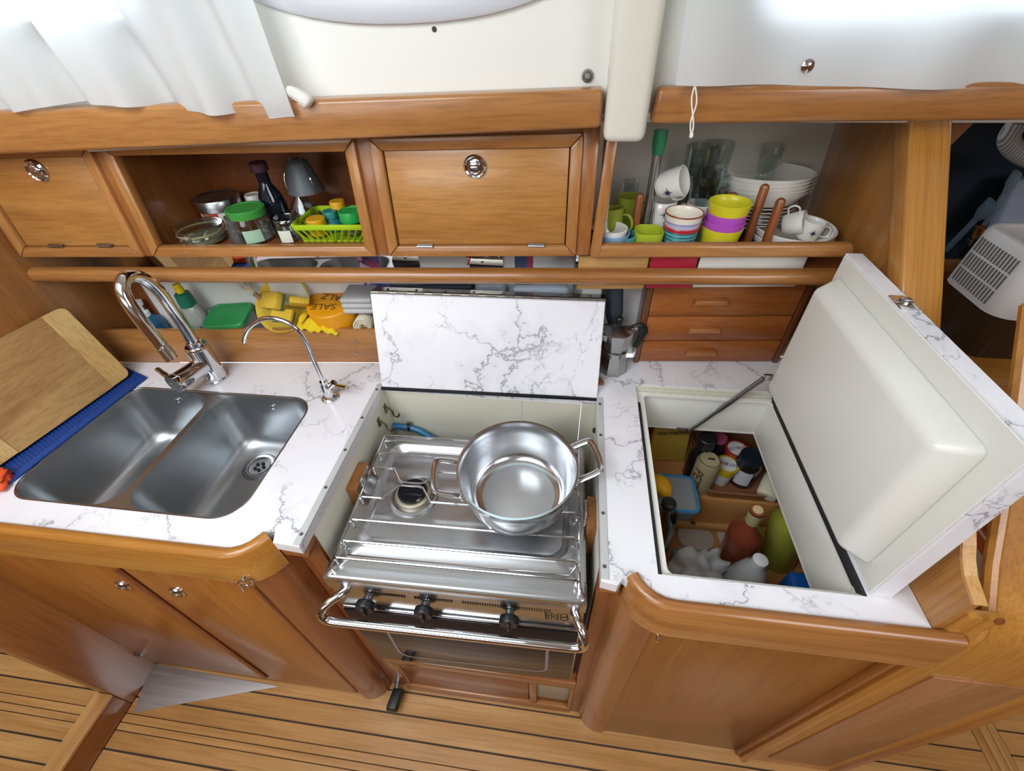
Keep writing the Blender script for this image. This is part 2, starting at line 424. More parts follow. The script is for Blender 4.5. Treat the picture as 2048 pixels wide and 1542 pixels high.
# ---- left: bulkhead with doorway and sill, panel over the worktop
b = B(); box(b, -1.302, -1.262, .192, .98, 0, .875, .004); S('wall_left', b, mahog('Z'))
b = B(); box(b, -1.302, -1.262, -1.2, .192, 0, .095, .003); sill = S('trim_1', b, mahog('Y'))
b = B(); box(b, -1.308, -1.256, -1.2, .192, .095, .108, .004); O('sill_cap', b, floorwood('Y'), sill)
b = B(); box(b, -1.165, -1.130, .15, 1.05, .905, 2.05, .003); S('wall_left.001', b, teak('Z'))
b = B(); box(b, -2.42, -2.4, -1.8, 1.4, 0, 2.05); S('wall_left.002', b, mahog('Z'))
# ---- behind the camera and to the right
b = B(); box(b, -2.4, 2.0, -1.84, -1.82, 0, 1.30); S('wall_front', b, mahog('X'))
b = B(); box(b, -2.4, 2.0, -1.84, -1.82, 1.30, 2.05); S('wall_front.001', b, WHITE)
b = B(); box(b, 2.0, 2.02, -1.8, 1.4, 0, 2.05); S('wall_right', b, mahog('Z'))
b = B(); box(b, -2.4, -1.45, -1.82, -1.2, 0, .42, .03); seat = tag(recentre(O('settee', b, mat('navy_fabric','#1f3352',.85,bump=.4,bscale=300))), 'navy fabric settee across the cabin from the galley', 'settee')
# ---- ceiling with hatch
b = B(); plate(b, [(-2.4,-1.8),(2.0,-1.8),(2.0,.55),(-2.4,.55)], [rrect(-1.15,-.09,-.75,.15,.05), rrect(.72,1.55,-1.15,-.35,.05)], 2.05, 2.08); S('ceiling', b, WHITE)
b = B(); hexa(b, [(-2.4,.93,1.86),(2.0,.93,1.86),(2.0,.96,1.86),(-2.4,.96,1.86),(-2.4,.5,2.05),(2.0,.5,2.05),(2.0,.53,2.08),(-2.4,.53,2.08)]); S('ceiling.001', b, WHITE)
# ---- cabin side with an oval port and two window openings behind the curtains
def CS(x, z, d=0.): return Vector((x, .792+.0625*x+.02*(z-1.44)+d, z))
def ellipse(cx, cz, a, bb, n=56, p=2.0):
    o = []
    for i in range(n):
        t = 2*math.pi*i/n; c, s = math.cos(t), math.sin(t)
        o.append((cx+a*math.copysign(abs(c)**(2/p),c), cz+bb*math.copysign(abs(s)**(2/p),s)))
    return o
PCX, PCZ = -.245, 1.697
b = B(); plate(b, [(-1.2,1.452),(1.9,1.452),(1.9,1.90),(-1.2,1.90)], [ellipse(PCX,PCZ,.262,.098,p=2.3), rrect(-1.12,-.60,1.58,1.80,.05), rrect(.20,1.5,1.55,1.80,.05)], 0, .02)
for v in b.verts: v.co = CS(v.co.x, v.co.y, .02-v.co.z)
bmesh.ops.recalc_face_normals(b, faces=b.faces)
WB = S('wall_back', b, WHITE)
win = None
b = B()
o1, o2 = ellipse(PCX,PCZ,.292,.128,p=2.3), ellipse(PCX,PCZ,.250,.086,p=2.3)
rings = []
for lp, d in ((o1,.0),(o1,-.008),(ellipse(PCX,PCZ,.286,.122,p=2.3),-.012),(ellipse(PCX,PCZ,.262,.098,p=2.3),-.012),(o2,-.006),(o2,.02)):
    rings.append([b.verts.new(CS(x,z,d)) for x, z in lp])
for A, C in zip(rings, rings[1:]):
    for i in range(len(A)): j = (i+1)%len(A); b.faces.new((A[i],A[j],C[j],C[i]))
bmesh.ops.recalc_face_normals(b, faces=b.faces)
win = S('window_1', b, mat('port_frame', '#cfd3da', .3), ang=50)
b = B(); b.faces.new([b.verts.new(CS(x,z,.012)) for x, z in ellipse(PCX,PCZ,.252,.088,p=2.3)]); O('pane', b, mat('port_glass', '#c9eef5', .05, emit=2.6), win)
for (nm, x0, x1, z0, z1) in (('window_2',-1.12,-.60,1.58,1.80),('window_3',.20,1.5,1.55,1.80)):
    b = B(); lp, li = rrect(x0-.02,x1+.02,z0-.02,z1+.02,.06), rrect(x0+.01,x1-.01,z0+.01,z1-.01,.045)
    R0 = [b.verts.new(CS(x,z,-.001)) for x,z in lp]; R1 = [b.verts.new(CS(x,z,-.008)) for x,z in lp]; R2 = [b.verts.new(CS(x,z,-.008)) for x,z in li]; R3_ = [b.verts.new(CS(x,z,.03)) for x,z in li]
    for A, C in ((R0,R1),(R1,R2),(R2,R3_)):
        for i in range(len(A)): j=(i+1)%len(A); b.faces.new((A[i],A[j],C[j],C[i]))
    bmesh.ops.recalc_face_normals(b, faces=b.faces)
    wf = S(nm, b, mat('window_rubber','#55585a',.5))
    b = B(); b.faces.new([b.verts.new(CS(x,z,.015)) for x,z in li]); O('pane', b, mat('window_daylight', '#e6f2fb', .05, emit=3.6), wf)
# snap studs and a screw hole on the cabin side
def stud(px, py, r, label, m=mat('stud_nickel','#9a9c9c',.35,metal=.6), grp=None):
    P = CS(*(lambda q: (q.x, q.z))(ony(px,py,.79)))
    t = T('snap_stud', label, 'stud', P, grp, (math.radians(90),0,0))
    b = B(); lathe(b, [(r,0),(r,.003),(r*.75,.005),(r*.62,.004),(r*.55,.0045)], 18); O('base', b, m, t, w=False)
    b = B(); lathe(b, [(r*.5,.003),(r*.5,.009),(r*.3,.011),(0,.011)], 14); O('post', b, m, t, w=False)
stud(1175, 152, .0085, 'steel snap stud on the white cabin side near the cream post')
P = CS(ony(870,58,.785).x, ony(870,58,.785).z)
b = B(); lathe(b, [(.0035,0),(.0035,.0012),(0,.0012)], 10, P, Matrix.Rotation(math.radians(90),3,'X')); O('screw', b, mat('brown_screw','#3a3026',.5), WB)
# hull liner behind the dish shelf (cream) and behind the recess
def YW(x, d=0.): return Vector((x, 0, 0))
b = B(); hexa(b, [(.0,1.05,1.15),(.528,1.08,1.15),(.528,1.11,1.15),(.0,1.08,1.15),(.0,1.10,1.46),(.528,1.13,1.46),(.528,1.16,1.46),(.0,1.13,1.46)]); S('wall_back.001', b, mat('grey_liner','#b9b3a7',.55))
b = B(); hexa(b, [(.02,.83,1.435),(.98,.88,1.415),(.98,1.16,1.47),(.02,1.12,1.47),(.02,.83,1.45),(.98,.88,1.45),(.98,1.16,1.48),(.02,1.12,1.48)]); S('ceiling.002', b, WHITE)
def yr(x): return .905+.06*x
b = B(); hexa(b, [(-1.13,yr(-1.13),.90),(.56,yr(.56),.90),(.56,yr(.56)+.02,.90),(-1.13,yr(-1.13)+.02,.90),(-1.13,yr(-1.13),1.10),(.56,yr(.56),1.10),(.56,yr(.56)+.02,1.10),(-1.13,yr(-1.13)+.02,1.10)]); S('wall_back.002', b, mat('recess_white','#dfe1de',.35))
b = B(); hexa(b, [(-1.13,yr(-1.13)-.004,.93),(-1.045,yr(-1.045)-.004,.93),(-1.045,yr(-1.045),.93),(-1.13,yr(-1.13),.93),(-1.13,yr(-1.13)-.004,1.10),(-1.045,yr(-1.045)-.004,1.10),(-1.045,yr(-1.045),1.10),(-1.13,yr(-1.13),1.10)]); S('trim_9', b, redwood('Z'))
b = B(); hexa(b, [(-1.13,yr(-1.13)-.003,1.10),(.50,yr(.5)-.003,1.10),(.50,yr(.5)+.02,1.10),(-1.13,yr(-1.13)+.02,1.10),(-1.13,yr(-1.13)-.003,1.225),(.50,yr(.5)-.003,1.225),(.50,yr(.5)+.02,1.225),(-1.13,yr(-1.13)+.02,1.225)])
MIR = tag(recentre(O('wall_mirror', b, mat('mirror','#c9c6c4',.02,metal=1))), 'long narrow mirror strip on the wall behind the rounded rail', 'mirror')
# ---- beams under the cabin side
def beam(name, x0, x1, k, y0, z0a, z1a, z0b, z1b, th, m, bev=.006):
    b = B(); f = lambda x: y0+k*x
    hexa(b, [(x0,f(x0),z0a),(x1,f(x1),z0b),(x1,f(x1)+th,z0b),(x0,f(x0)+th,z0a),(x0,f(x0),z1a),(x1,f(x1),z1b),(x1,f(x1)+th,z1b),(x0,f(x0)+th,z1a)], bev, 3)
    return S(name, b, m)
beam('trim_2', -1.128, onc(1203,220,-.03).x, .0625, .752, 1.418, 1.482, 1.441, 1.490, .0375, teak('X'))
b = B()
PR = [ony(1300,250,.765), ony(1312,176,.765), ony(2048,182,.80), ony(2048,236,.80)]
xl = PR[0].x
hexa(b, [(xl,.765,PR[0].z),(1.3,.835,1.432),(1.3,.872,1.432),(xl,.795,PR[0].z),(xl+.004,.765,PR[1].z),(1.3,.835,1.478),(1.3,.872,1.478),(xl+.004,.795,PR[1].z)], .007, 3); S('trim_3', b, teak('X'))
# cream post in front of the beams
pl, pr = ony(1205,288,.735), ony(1288,288,.735)
b = B(); hexa(b, [(pl.x,.735,1.425),(pr.x,.737,1.424),(pr.x+.012,.86,1.424),(pl.x+.002,.86,1.425),(pl.x,.735,1.95),(pr.x+.004,.737,1.95),(pr.x+.016,.86,1.95),(pl.x+.002,.86,1.95)], .012, 4)
S('trim_4', b, CREAMPOST, ang=60)
# cream flange below the post, left end of the dish shelf
b = B(); hexa(b, [(.052,.85,1.20),(.064,.852,1.20),(.064,1.0,1.20),(.052,1.0,1.20),(.050,.86,1.43),(.066,.862,1.43),(.066,1.0,1.43),(.050,1.0,1.43)], .003); S('trim_5', b, CREAM)
# ---- right: partition with sloping capping, front board
b = B(); prism(b, [(.297,.80),(.297,1.008),(.318,1.014),(.340,1.025),(.357,1.041),(.40,1.081),(.50,1.06),(.60,1.13),(.72,1.26),(.86,1.42),(1.2,1.43),(1.2,.80)], .530, .541, 'X', .002)
WR = S('wall_right.001', b, wood('partition_veneer','#94602a','#b27c40','Z'))
# laminated pale edge of the slot
b = B()
pp = [(.296,1.004),(.312,1.010),(.328,1.016),(.345,1.028),(.357,1.041),(.40,1.081),(.43,1.105)]
n = len(pp)
for i in range(n-1):
    (y0,z0),(y1,z1) = pp[i],pp[i+1]
    hexa(b, [(.527,y0,z0),(.543,y0,z0),(.543,y1,z1),(.527,y1,z1),(.527,y0-.002,z0+.004),(.543,y0-.002,z0+.004),(.543,y1-.002,z1+.004),(.527,y1-.002,z1+.004)])
O('slot_edge', b, floorwood('Y'), WR)
b = B()
path = [(.885,1.466),(.70,1.263),(.60,1.152),(.52,1.064)]
pa, pz = Vector((.537,path[-1][0]-.005,path[-1][1])), Vector((.537,path[0][0]+.012,path[0][1]+.012))
box(b, -.030, .030, -.004, .036, 0, (pz-pa).length, .007, 3)
pil = S('trim_6', b, honey('Z')); pil.location = pa; pil.rotation_euler = (-math.atan2(pz.y-pa.y, pz.z-pa.z), 0, 0)
# front board: vertical below, sweeping back over the settee above
prof = [(.285,0,.556),(.285,.80,.556),(.2855,.86,.561),(.288,.905,.572),(.297,.93,.582),(.315,.955,.588),(.36,1.0,.592),(.41,1.06,.596),(.50,1.17,.60),(.58,1.27,.60)]
b = B(); L_, R_, L2, R2 = [], [], [], []
for y, z, x in prof:
    L_.append(b.verts.new((x,y,z))); R_.append(b.verts.new((.782+(.0 if z<.8 else (z-.8)*.5),y,z)))
    L2.append(b.verts.new((x,y+.010,z-.004 if z>.85 else z))); R2.append(b.verts.new((.782+(.0 if z<.8 else (z-.8)*.5),y+.010,z-.004 if z>.85 else z)))
for i in range(len(prof)-1):
    for A, C in ((L_,R_),(R_,R2),(R2,L2),(L2,L_)): b.faces.new((A[i],C[i],C[i+1],A[i+1]))
b.faces.new((L_[0],L2[0],R2[0],R_[0])); b.faces.new((L_[-1],R_[-1],R2[-1],L2[-1]))
bmesh.ops.recalc_face_normals(b, faces=b.faces)
FB = S('wall_right.002', b, honey('Z'), ang=60)
b = B(); tube(b, [(x-.002,y-.002,z) for y,z,x in prof], .009, 8); O('edge_moulding', b, honey('Z'), FB)
b = B(); tube(b, [(.784,.288,0),(.784,.288,.80),(.83,.293,.9)], .010, 8); O('edge_moulding', b, mahog('Z'), FB)
b = B(); box(b, .60, .745, .2815, .2865, .06, .78, .002); O('panel', b, wood('pale_mahogany','#8f5f38','#a87750','Z'), FB)
b = B(); lathe(b, [(.006,0),(.006,.0015),(0,.002)], 12, ony(1998,1242,.288)+Vector((0,.0,0)), Matrix.Rotation(math.radians(75),3,'X')); O('plug', b, redwood('Z'), FB)
b = B(); box(b, .5415, .582, .292, .306, .80, .975, .004); O('corner_block', b, honey('Z'), FB)
# striped settee cushion beyond the slot
b = B(); box(b, .62, 1.25, .33, .78, .80, .872, .02, 3)
tag(recentre(O('striped_cushion', b, stripes('cushion_stripes', [(0,'#c9622c'),(.30,'#ead9c6'),(.36,'#c9622c'),(.46,'#5a4a48'),(.50,'#c9622c'),(.62,'#d8cbb2')], 'X', .075, .85))), 'orange and cream striped seat cushion seen through the slot', 'cushion')
b = B(); box(b, .80, 1.30, .60, .78, 0, .798, .005); tag(recentre(O('settee', b, mahog('X'))), 'varnished wooden settee under the striped cushion', 'settee')
# ================================================================== LOWER UNITS
FY = .302
def latch_disc(parent, P, r, tilt=None):
    """round recessed push latch facing -y"""
    b = B(); M = Matrix.Rotation(math.radians(90),3,'X')
    lathe(b, [(r,0),(r,.003),(r*.86,.0055),(r*.74,.004),(r*.70,.002),(r*.58,.002),(r*.56,.006),(r*.40,.0075),(0,.0075)], 28, P, M)
    l = O('latch', b, CHROME, parent)
    b = B(); box(b, P[0]-r*.36, P[0]+r*.36, P[1]-.010, P[1]-.006, P[2]-r*.10, P[2]+r*.10, .001); O('thumb_tab', b, SATIN, l)
def hinge(parent, P, w=.022, h=.009):
    b = B(); box(b, P[0]-w/2, P[0]+w/2, P[1]-.003, P[1]+.001, P[2]-h/2, P[2]+h/2, .0006, 1)
    tube(b, [(P[0]-w/2,P[1]-.004,P[2]),(P[0]+w/2,P[1]-.004,P[2])], .0022, 8); O('hinge', b, SATIN, parent)
def eye_ring(parent, P, a=0., r=.010):
    b = B(); M = Matrix.Rotation(a,3,'Z') @ Matrix.Rotation(math.radians(90),3,'X')
    c = Vector(P)+Vector((0,-.012,-.012))
    tube(b, [c+Matrix.Rotation(a,3,'Z')@Vector((r*math.cos(t),0,r*math.sin(t))) for t in [2*math.pi*i/20 for i in range(20)]], .0022, 8, True)
    tube(b, [P, Vector(P)+Vector((0,-.012,0))], .0028, 8)
    lathe(b, [(.006,0),(.006,.002),(.003,.003)], 12, P, Matrix.Rotation(math.radians(90),3,'X'))
    O('eye_ring', b, CHROME, parent)
# ---- sink cabinet
sc_ = T('sink_cabinet', 'varnished wooden base cabinet with two doors under the sink', 'cabinet', (-.90,.33,0))
b = B(); box(b, -1.262, -.53, .312, .34, 0, .86, .002); O('carcass', b, mahog('X'), sc_)
b = B(); box(b, -.475, -.4215, .34, .70, 0, .50, .002); O('side_panel', b, redwood('Z'), sc_)
for (x0, x1, lx) in ((-1.255,-.853,-.893),(-.826,-.560,-.766)):
    b = B(); box(b, x0, x1, .296, .3115, .048, .778, .003); d = O('door', b, wood('door_veneer','#925621','#b0732f','Z'), sc_)
    P = ony(247,1170,.295) if lx < -.8 else ony(355,1183,.295)
    latch_disc(d, (P.x,.296,P.z), .0165)
    if lx < -.8: hinge(d, (-1.262+.012,.2955,.115), .024, .010); hinge(d, (-1.262+.012,.2955,.70), .024, .010)
    b = B()
    tube(b, [(x1-.002,.297,.05),(x1-.002,.297,.776)], .006, 8); O('edge_bead', b, redwood('Z'), d)
b = B(); box(b, -.847, -.832, .299, .312, .035, .785, .003); O('centre_stile', b, mahog('Z'), sc_)
b = B(); box(b, -1.262, -.53, .299, .3125, .781, .838, .003); O('top_rail', b, mahog('X'), sc_)
b = B(); box(b, -1.262, -.53, .300, .3125, .0, .046, .003); O('bottom_rail', b, mahog('X'), sc_)
def corner_post(parent, cx, cy, r, sgn, z0, z1, m):
    b = B(); n = 10; poly = [(cx+sgn*math.sin(math.radians(90*i/n))*r, cy-math.cos(math.radians(90*i/n))*r) for i in range(n+1)]
    poly += [(cx+sgn*r, cy+.02),(cx-sgn*.012, cy+.02),(cx-sgn*.012, cy-r)]
    prism(b, poly if sgn > 0 else poly[::-1], z0, z1, 'Z'); return O('corner_post', b, m, parent, ang=50)
corner_post(sc_, -.532, .347, .056, 1, 0, .85, redwood('Z'))
b = B(); box(b, -.476, -.4225, .345, .362, 0, .885, .003); O('stove_stile', b, redwood('Z'), sc_)
tp = [(-1.262,.288,0),(-.60,.288,0),(-.545,.288,0)]+[(-.545+.062*math.sin(t),.350-.062*math.cos(t),0) for t in [math.radians(a) for a in (15,30,45,58)]]
tp2 = [Vector(p) for p in tp]
tp2 += [tp2[-1]+Vector((.006,.010,0))]
b = B(); strip(b, tp2, .022, (.835,.929), .008); O('edge_trim', b, honey('X'), sc_, ang=50)
b = B(); box(b, -.470, -.4215, .318, .350, .872, .897, .003); O('corner_filler', b, mahog('X'), sc_)
eye_ring(sc_, ony(493,1150,.284)+Vector((0,.002,.004)), .5)
b = B(); tube(b, [(-.592,.296,.765),(-.585,.290,.757)], .0012, 6); O('nail', b, SATIN, sc_)
# ---- worktops
zt = .92
SKX0, SKX1, SKY0, SKY1 = -1.046, -.558, .346, .662
fr = [(-.545+.05*math.sin(t),.347-.052*math.cos(t)) for t in [math.radians(a) for a in (0,20,40,60)]]
outer = [(-1.13,.295)] + fr + [(-.478,.338),(-.470,.316),(-.421,.313),(-.421,.72)] + [(-.421,yb(-.421)),(-1.13,yb(-1.13))]
b = B(); plate(b, outer, [rrect(SKX0,SKX1,SKY0,SKY1,.055,8)], zt-.022, zt); tag(recentre(O('worktop', b, marble())), 'white grey-veined marble laminate worktop around the double sink', 'worktop')
FRX0, FRX1, FRY0, FRY1 = .163, .462, .333, .776
outer = [(.075,.312),(.100,.308),(.110,.322),(.128,.307),(.150,.296),(.175,.294),(.529,.294),(.529,.905),(.0,.86),(-.421,.81),(-.421,.722),(.075,.722)]
b = B(); plate(b, outer, [[(FRX0,FRY0),(FRX1,FRY0),(FRX1,FRY1),(FRX0,FRY1)]], zt-.022, zt); tag(recentre(O('worktop', b, marble())), 'white grey-veined marble laminate worktop framing the open icebox', 'worktop')
# ---- low board behind the worktop
b = B(); x0, x1 = -1.13, .10
hexa(b, [(x0,yb(x0),.92),(x1,yb(x1),.92),(x1,yb(x1)+.014,.92),(x0,yb(x0)+.014,.92),(x0,yb(x0),1.017),(x1,yb(x1),1.022),(x1,yb(x1)+.014,1.022),(x0,yb(x0)+.014,1.017)], .003)
bs = tag(recentre(O('fiddle_board', b, teak('X'))), 'low varnished board along the back of the worktop behind the taps', 'board')
for (px,py) in ((712,684),(713,707)):
    q = onb(px,py,-.001); bb = B(); lathe(bb, [(.0035,0),(.0035,.001),(0,.0015)], 10, q, Matrix.Rotation(math.radians(90),3,'X')); O('screw', bb, SATIN, bs)
b = B(); hexa(b, [(x0,yb(x0)+.012,.925),(x1,yb(x1)+.012,.925),(x1,yr(x1),.925),(x0,yr(x0),.925),(x0,yb(x0)+.012,.94),(x1,yb(x1)+.012,.94),(x1,yr(x1),.94),(x0,yr(x0),.94)]); tag(recentre(O('recess_shelf', b, redwood('X'))), 'reddish wooden shelf bottom of the long recess behind the low board', 'shelf')
# ---- triangular steel plate on the floor by the sink cabinet
tri = [onz(293,1322,.0), onz(560,1370,.0), onz(262,1424,.0)]
b = B(); prism(b, [(tri[0].x+.02,tri[0].y-.004),(tri[2].x+.012,tri[2].y),(tri[1].x,tri[1].y-.004)], .0, .0025, 'Z', .0006); tag(recentre(O('floor_plate', b, steel('scratched_steel','#e3e4e6',.48,'X',.10))), 'triangular scratched steel plate on the floor below the sink doors', 'plate')
# ---- icebox cabinet
ic = T('icebox_cabinet', 'varnished wooden base cabinet with a plain front panel under the icebox', 'cabinet', (.33,.33,0))
b = B(); box(b, .150, .553, .300, .318, 0, .87, .002); O('front_panel', b, wood('panel_veneer','#83501f','#99622a','Z'), ic)
corner_post(ic, .158, .352, .058, -1, 0, .85, mahog('Z'))
b = B(); box(b, .0765, .106, .335, .362, 0, .885, .003); O('stove_stile', b, redwood('Z'), ic)
b = B(); box(b, .0765, .10, .36, .70, 0, .50, .002); O('side_panel', b, redwood('Z'), ic)
tp = [(.560,.286,0),(.30,.286,0),(.185,.286,0)]+[(.185-.066*math.sin(t),.350-.064*math.cos(t),0) for t in [math.radians(a) for a in (15,30,45,58,68)]]
b = B(); strip(b, tp, .022, (.835,.929), .008); O('edge_trim', b, teak('X'), ic, ang=50)
b = B(); box(b, .535, .556, .288, .304, 0, .84, .004); O('end_bead', b, mahog('Z'), ic)
eye_ring(ic, ony(1318,1250,.296), 1.2)
b = B(); box(b, .0765, .108, .316, .345, .872, .897, .003); O('corner_filler', b, mahog('X'), ic)
# ---- stove recess
rc = T('stove_recess', 'cream painted lining of the stove recess with hooks and metal edges', 'recess', (-.17,.6,.4))
b = B(); box(b, -.4335, -.4215, .352, .735, .45, .9195, .001); O('side_wall', b, CREAM, rc)
b = B(); box(b, .0755, .0875, .352, .735, .45, .9195, .001); O('side_wall', b, CREAM, rc)
for x0, x1 in ((-.4215,-.093),(-.0915,.0425),(.044,.0755)):
    b = B(); box(b, x0, x1, .722, .735, .45, .898, .0008, 1); O('back_board', b, CREAM, rc)
for x0 in (-.4335,.0752):
    b = B(); box(b, x0, x0+.0125, .315, .722, .9195, .9225, .0006, 1)
    o = O('metal_edge', b, ALU, rc)
    for yy in (.335,.43,.52,.61,.70):
        b = B(); lathe(b, [(.0032,0),(.0032,.001),(0,.0012)], 10, (x0+.006,yy,.9223)); O('screw', b, mat('dull_screw','#6d6c68',.5,metal=.8), o)
for (yy,zz) in ((.700,.862),(.655,.862)):
    b = B(); boxc(b, (-.420,yy,zz), (.003,.011,.026), .001)
    tube(b, smooth_path([(-.419,yy,zz+.008),(-.405,yy-.002,zz-.004),(-.402,yy-.004,zz-.018),(-.392,yy-.006,zz-.020),(-.386,yy-.006,zz-.008)],5), .0024, 8); O('hook', b, mat('old_brass','#8d8468',.3,metal=1), rc)
b = B(); tube(b, smooth_path([(-.42,.709,.790),(-.385,.709,.789),(-.355,.706,.784),(-.33,.700,.772),(-.31,.694,.762)],5), .0080, 10); hose = O('gas_hose', b, mat('blue_hose','#2a6f9e',.4), rc)
b = B(); tube(b, [(-.31,.694,.762),(-.24,.690,.757),(-.05,.687,.755)], .0105, 10); O('hose_sleeve', b, BLACK, hose)
b = B(); boxc(b, (-.378,.710,.791), (.008,.02,.016), .002); lathe(b, [(.004,0),(.004,.012),(0,.012)], 8, (-.378,.708,.797)); O('clip', b, mat('old_brass'), hose)
b = B(); lathe(b, [(.006,0),(.006,.004),(.003,.006)], 12, (.0755,.665,.875), Matrix.Rotation(math.radians(-90),3,'Y')); O('screw', b, BLACK, rc)
# gimbal blocks
ply = stripes('plywood_edge', [(0,'#8a5a2e'),(.5,'#5f3a1c'),(.62,'#8a5a2e')], 'Z', .008, .5)
for sgn, x0, x1, yy in ((1,-.4215,-.397,.50),(-1,.058,.0752,.465)):
    g = T('gimbal_block', 'plywood gimbal block with steel bracket on the %s wall of the stove recess' % ('sink side' if sgn > 0 else 'icebox side'), 'bracket', ((x0+x1)/2, yy, .80))
    b = B(); box(b, x0, x1, yy-.035, yy+.035, .775, .868, .003); O('block', b, wood('block_wood','#7a4a22','#95602f','Z'), g)
    xs = x1 if sgn > 0 else x0
    b = B(); box(b, min(xs,xs+sgn*.004), max(xs,xs+sgn*.004), yy-.018, yy+.022, .80, .873, .001); O('bracket', b, CHROME, g)
    b = B(); tube(b, [(xs,yy,.835),(xs+sgn*.012,yy,.835)], .006, 10); O('pivot', b, BLACK, g)
# ---- folded worktop lid standing behind the stove
P0, P1 = Vector((-.420,.712,.9205)), Vector((.0755,.722,.9195))
Q0, Q1 = onx(740,588,-.42), onx(1211,604,.077)
dn = Vector((0,.018,-.003))
ld = T('folding_lid', 'folded marble laminate lid standing upright behind the stove', 'lid', (-.17,.74,.92))
def quad_slab(p0,p1,q1,q0,d0,d1):
    b = B(); hexa(b, [p0+d0,p1+d0,p1+d1,p0+d1,q0+d0,q1+d0,q1+d1,q0+d1], .0015, 1); return b
O('front_leaf', quad_slab(P0,P1,Q1,Q0,Vector((0,0,0)),dn), marble(), ld)
O('rear_leaf', quad_slab(P0,P1,Q1,Q0,dn*1.12,dn*2.1), marble(), ld)
b = B(); u = Vector((0,0,.003)); tube(b, [Q0+dn*.4+u, Q1+dn*.4+u], .0032, 8); ph = O('piano_hinge', b, mat('hinge_brass','#9a958c',.25,metal=1), ld)
b = B(); hexa(b, [Q0+dn*.2,Q1+dn*.2,Q1+dn*1.9,Q0+dn*1.9,Q0+dn*.2+u*1.2,Q1+dn*.2+u*1.2,Q1+dn*1.9+u*1.2,Q0+dn*1.9+u*1.2]); O('hinge_leaf', b, mat('hinge_brass'), ld)
for i in range(8):
    q = Q0.lerp(Q1,(i+.5)/8)+dn*1.2+u*1.3; b = B(); lathe(b, [(.003,0),(.003,.001),(0,.0018)], 8, q); O('screw', b, SATIN, ph)
for i in range(26):
    q0 = Q0.lerp(Q1,(i+.06)/26)+dn*.35+u*1.1; q1 = Q0.lerp(Q1,(i+.94)/26)+dn*.35+u*1.1
    if i%2 == 0: b = B(); tube(b, [q0,q1], .0038, 8); O('knuckle', b, mat('hinge_brass'), ph)
b = B(); hexa(b, [P0+Vector((0,-.004,-.006)),P1+Vector((0,-.004,-.006)),P1+Vector((0,.012,-.006)),P0+Vector((0,.012,-.006)),P0+Vector((0,-.004,0)),P1+Vector((0,-.004,0)),P1+Vector((0,.012,0)),P0+Vector((0,.012,0))]); O('bottom_edge', b, BLACK, ld)
# ---- kick panel under the stove
kp = T('kick_panel', 'framed wooden kick panel with a vent below the oven', 'panel', (-.17,.34,0))
b = B(); box(b, -.4215, .0765, .342, .352, 0, .33, .001); O('board', b, redwood('X'), kp)
b = B(); box(b, -.405, -.045, .336, .343, .055, .245, .002); O('inset_panel', b, redwood('X'), kp)
for args in ((-.4215,.0765,.328,.343,.255,.300),(-.4215,.0765,.330,.343,0,.050),(-.4215,-.402,.332,.343,.05,.255),(-.042,-.022,.330,.343,.05,.255),(.066,.0765,.330,.343,.05,.255)):
    b = B(); box(b, *args, .003); O('rail', b, mahog('X'), kp)
b = B(); box(b, -.022, .066, .338, .3415, .095, .25, .001); vg = O('vent_grille', b, stripes('vent_mesh', [(0,'#b9ad93'),(.55,'#6d6450')], 'Z', .0045, .7), kp)
# foot pump pedal
fp = T('foot_pump_pedal', 'black rubber foot pump pedal sticking out at the kick panel', 'pedal', (-.44,.32,.0))
b = B(); tube(b, [(-.452,.345,.034),(-.447,.318,.036)], .0055, 8, flat=(1.4,.7)); O('lever', b, SATIN, fp)
q = onz(790,1398,.045)
b = B(); hexa(b, [(q.x-.022,q.y-.030,.028),(q.x+.014,q.y-.030,.028),(q.x+.020,q.y+.028,.028),(q.x-.016,q.y+.028,.028),(q.x-.018,q.y-.026,.052),(q.x+.010,q.y-.026,.052),(q.x+.016,q.y+.026,.052),(q.x-.012,q.y+.026,.052)], .004); O('pad', b, BLACK, fp)
# ================================================================== SINK, TAPS, STOVE, POT
def loft(bm, loops, fill=True, cap0=False):
    rings = [[bm.verts.new(p) for p in lp] for lp in loops]; fs = []
    for A, C in zip(rings, rings[1:]):
        n = len(A)
        for i in range(n): j = (i+1)%n; fs.append(bm.faces.new((A[i],A[j],C[j],C[i])))
    if fill: fs.append(bm.faces.new(rings[-1]))
    if cap0: fs.append(bm.faces.new(rings[0][::-1]))
    return bm
sk = T('double_sink', 'brushed steel double bowl sink set into the marble worktop', 'sink', (-.81,.5,.76))
bowls = ((-1.042,-.812),(-.799,-.563))
b = B(); plate(b, rrect(SKX0+.001,SKX1-.001,SKY0+.001,SKY1-.001,.054,8), [rrect(x0,x1,.351,.655,.05,8) for x0, x1 in bowls], .9145, .9165); O('rim', b, SINK, sk)
b = B(); tube(b, [(x,y,.9180) for x, y in rrect(SKX0+.0025,SKX1-.0025,SKY0+.0025,SKY1-.0025,.052,8)], .0024, 6, True); O('rim_bead', b, SATIN, sk)
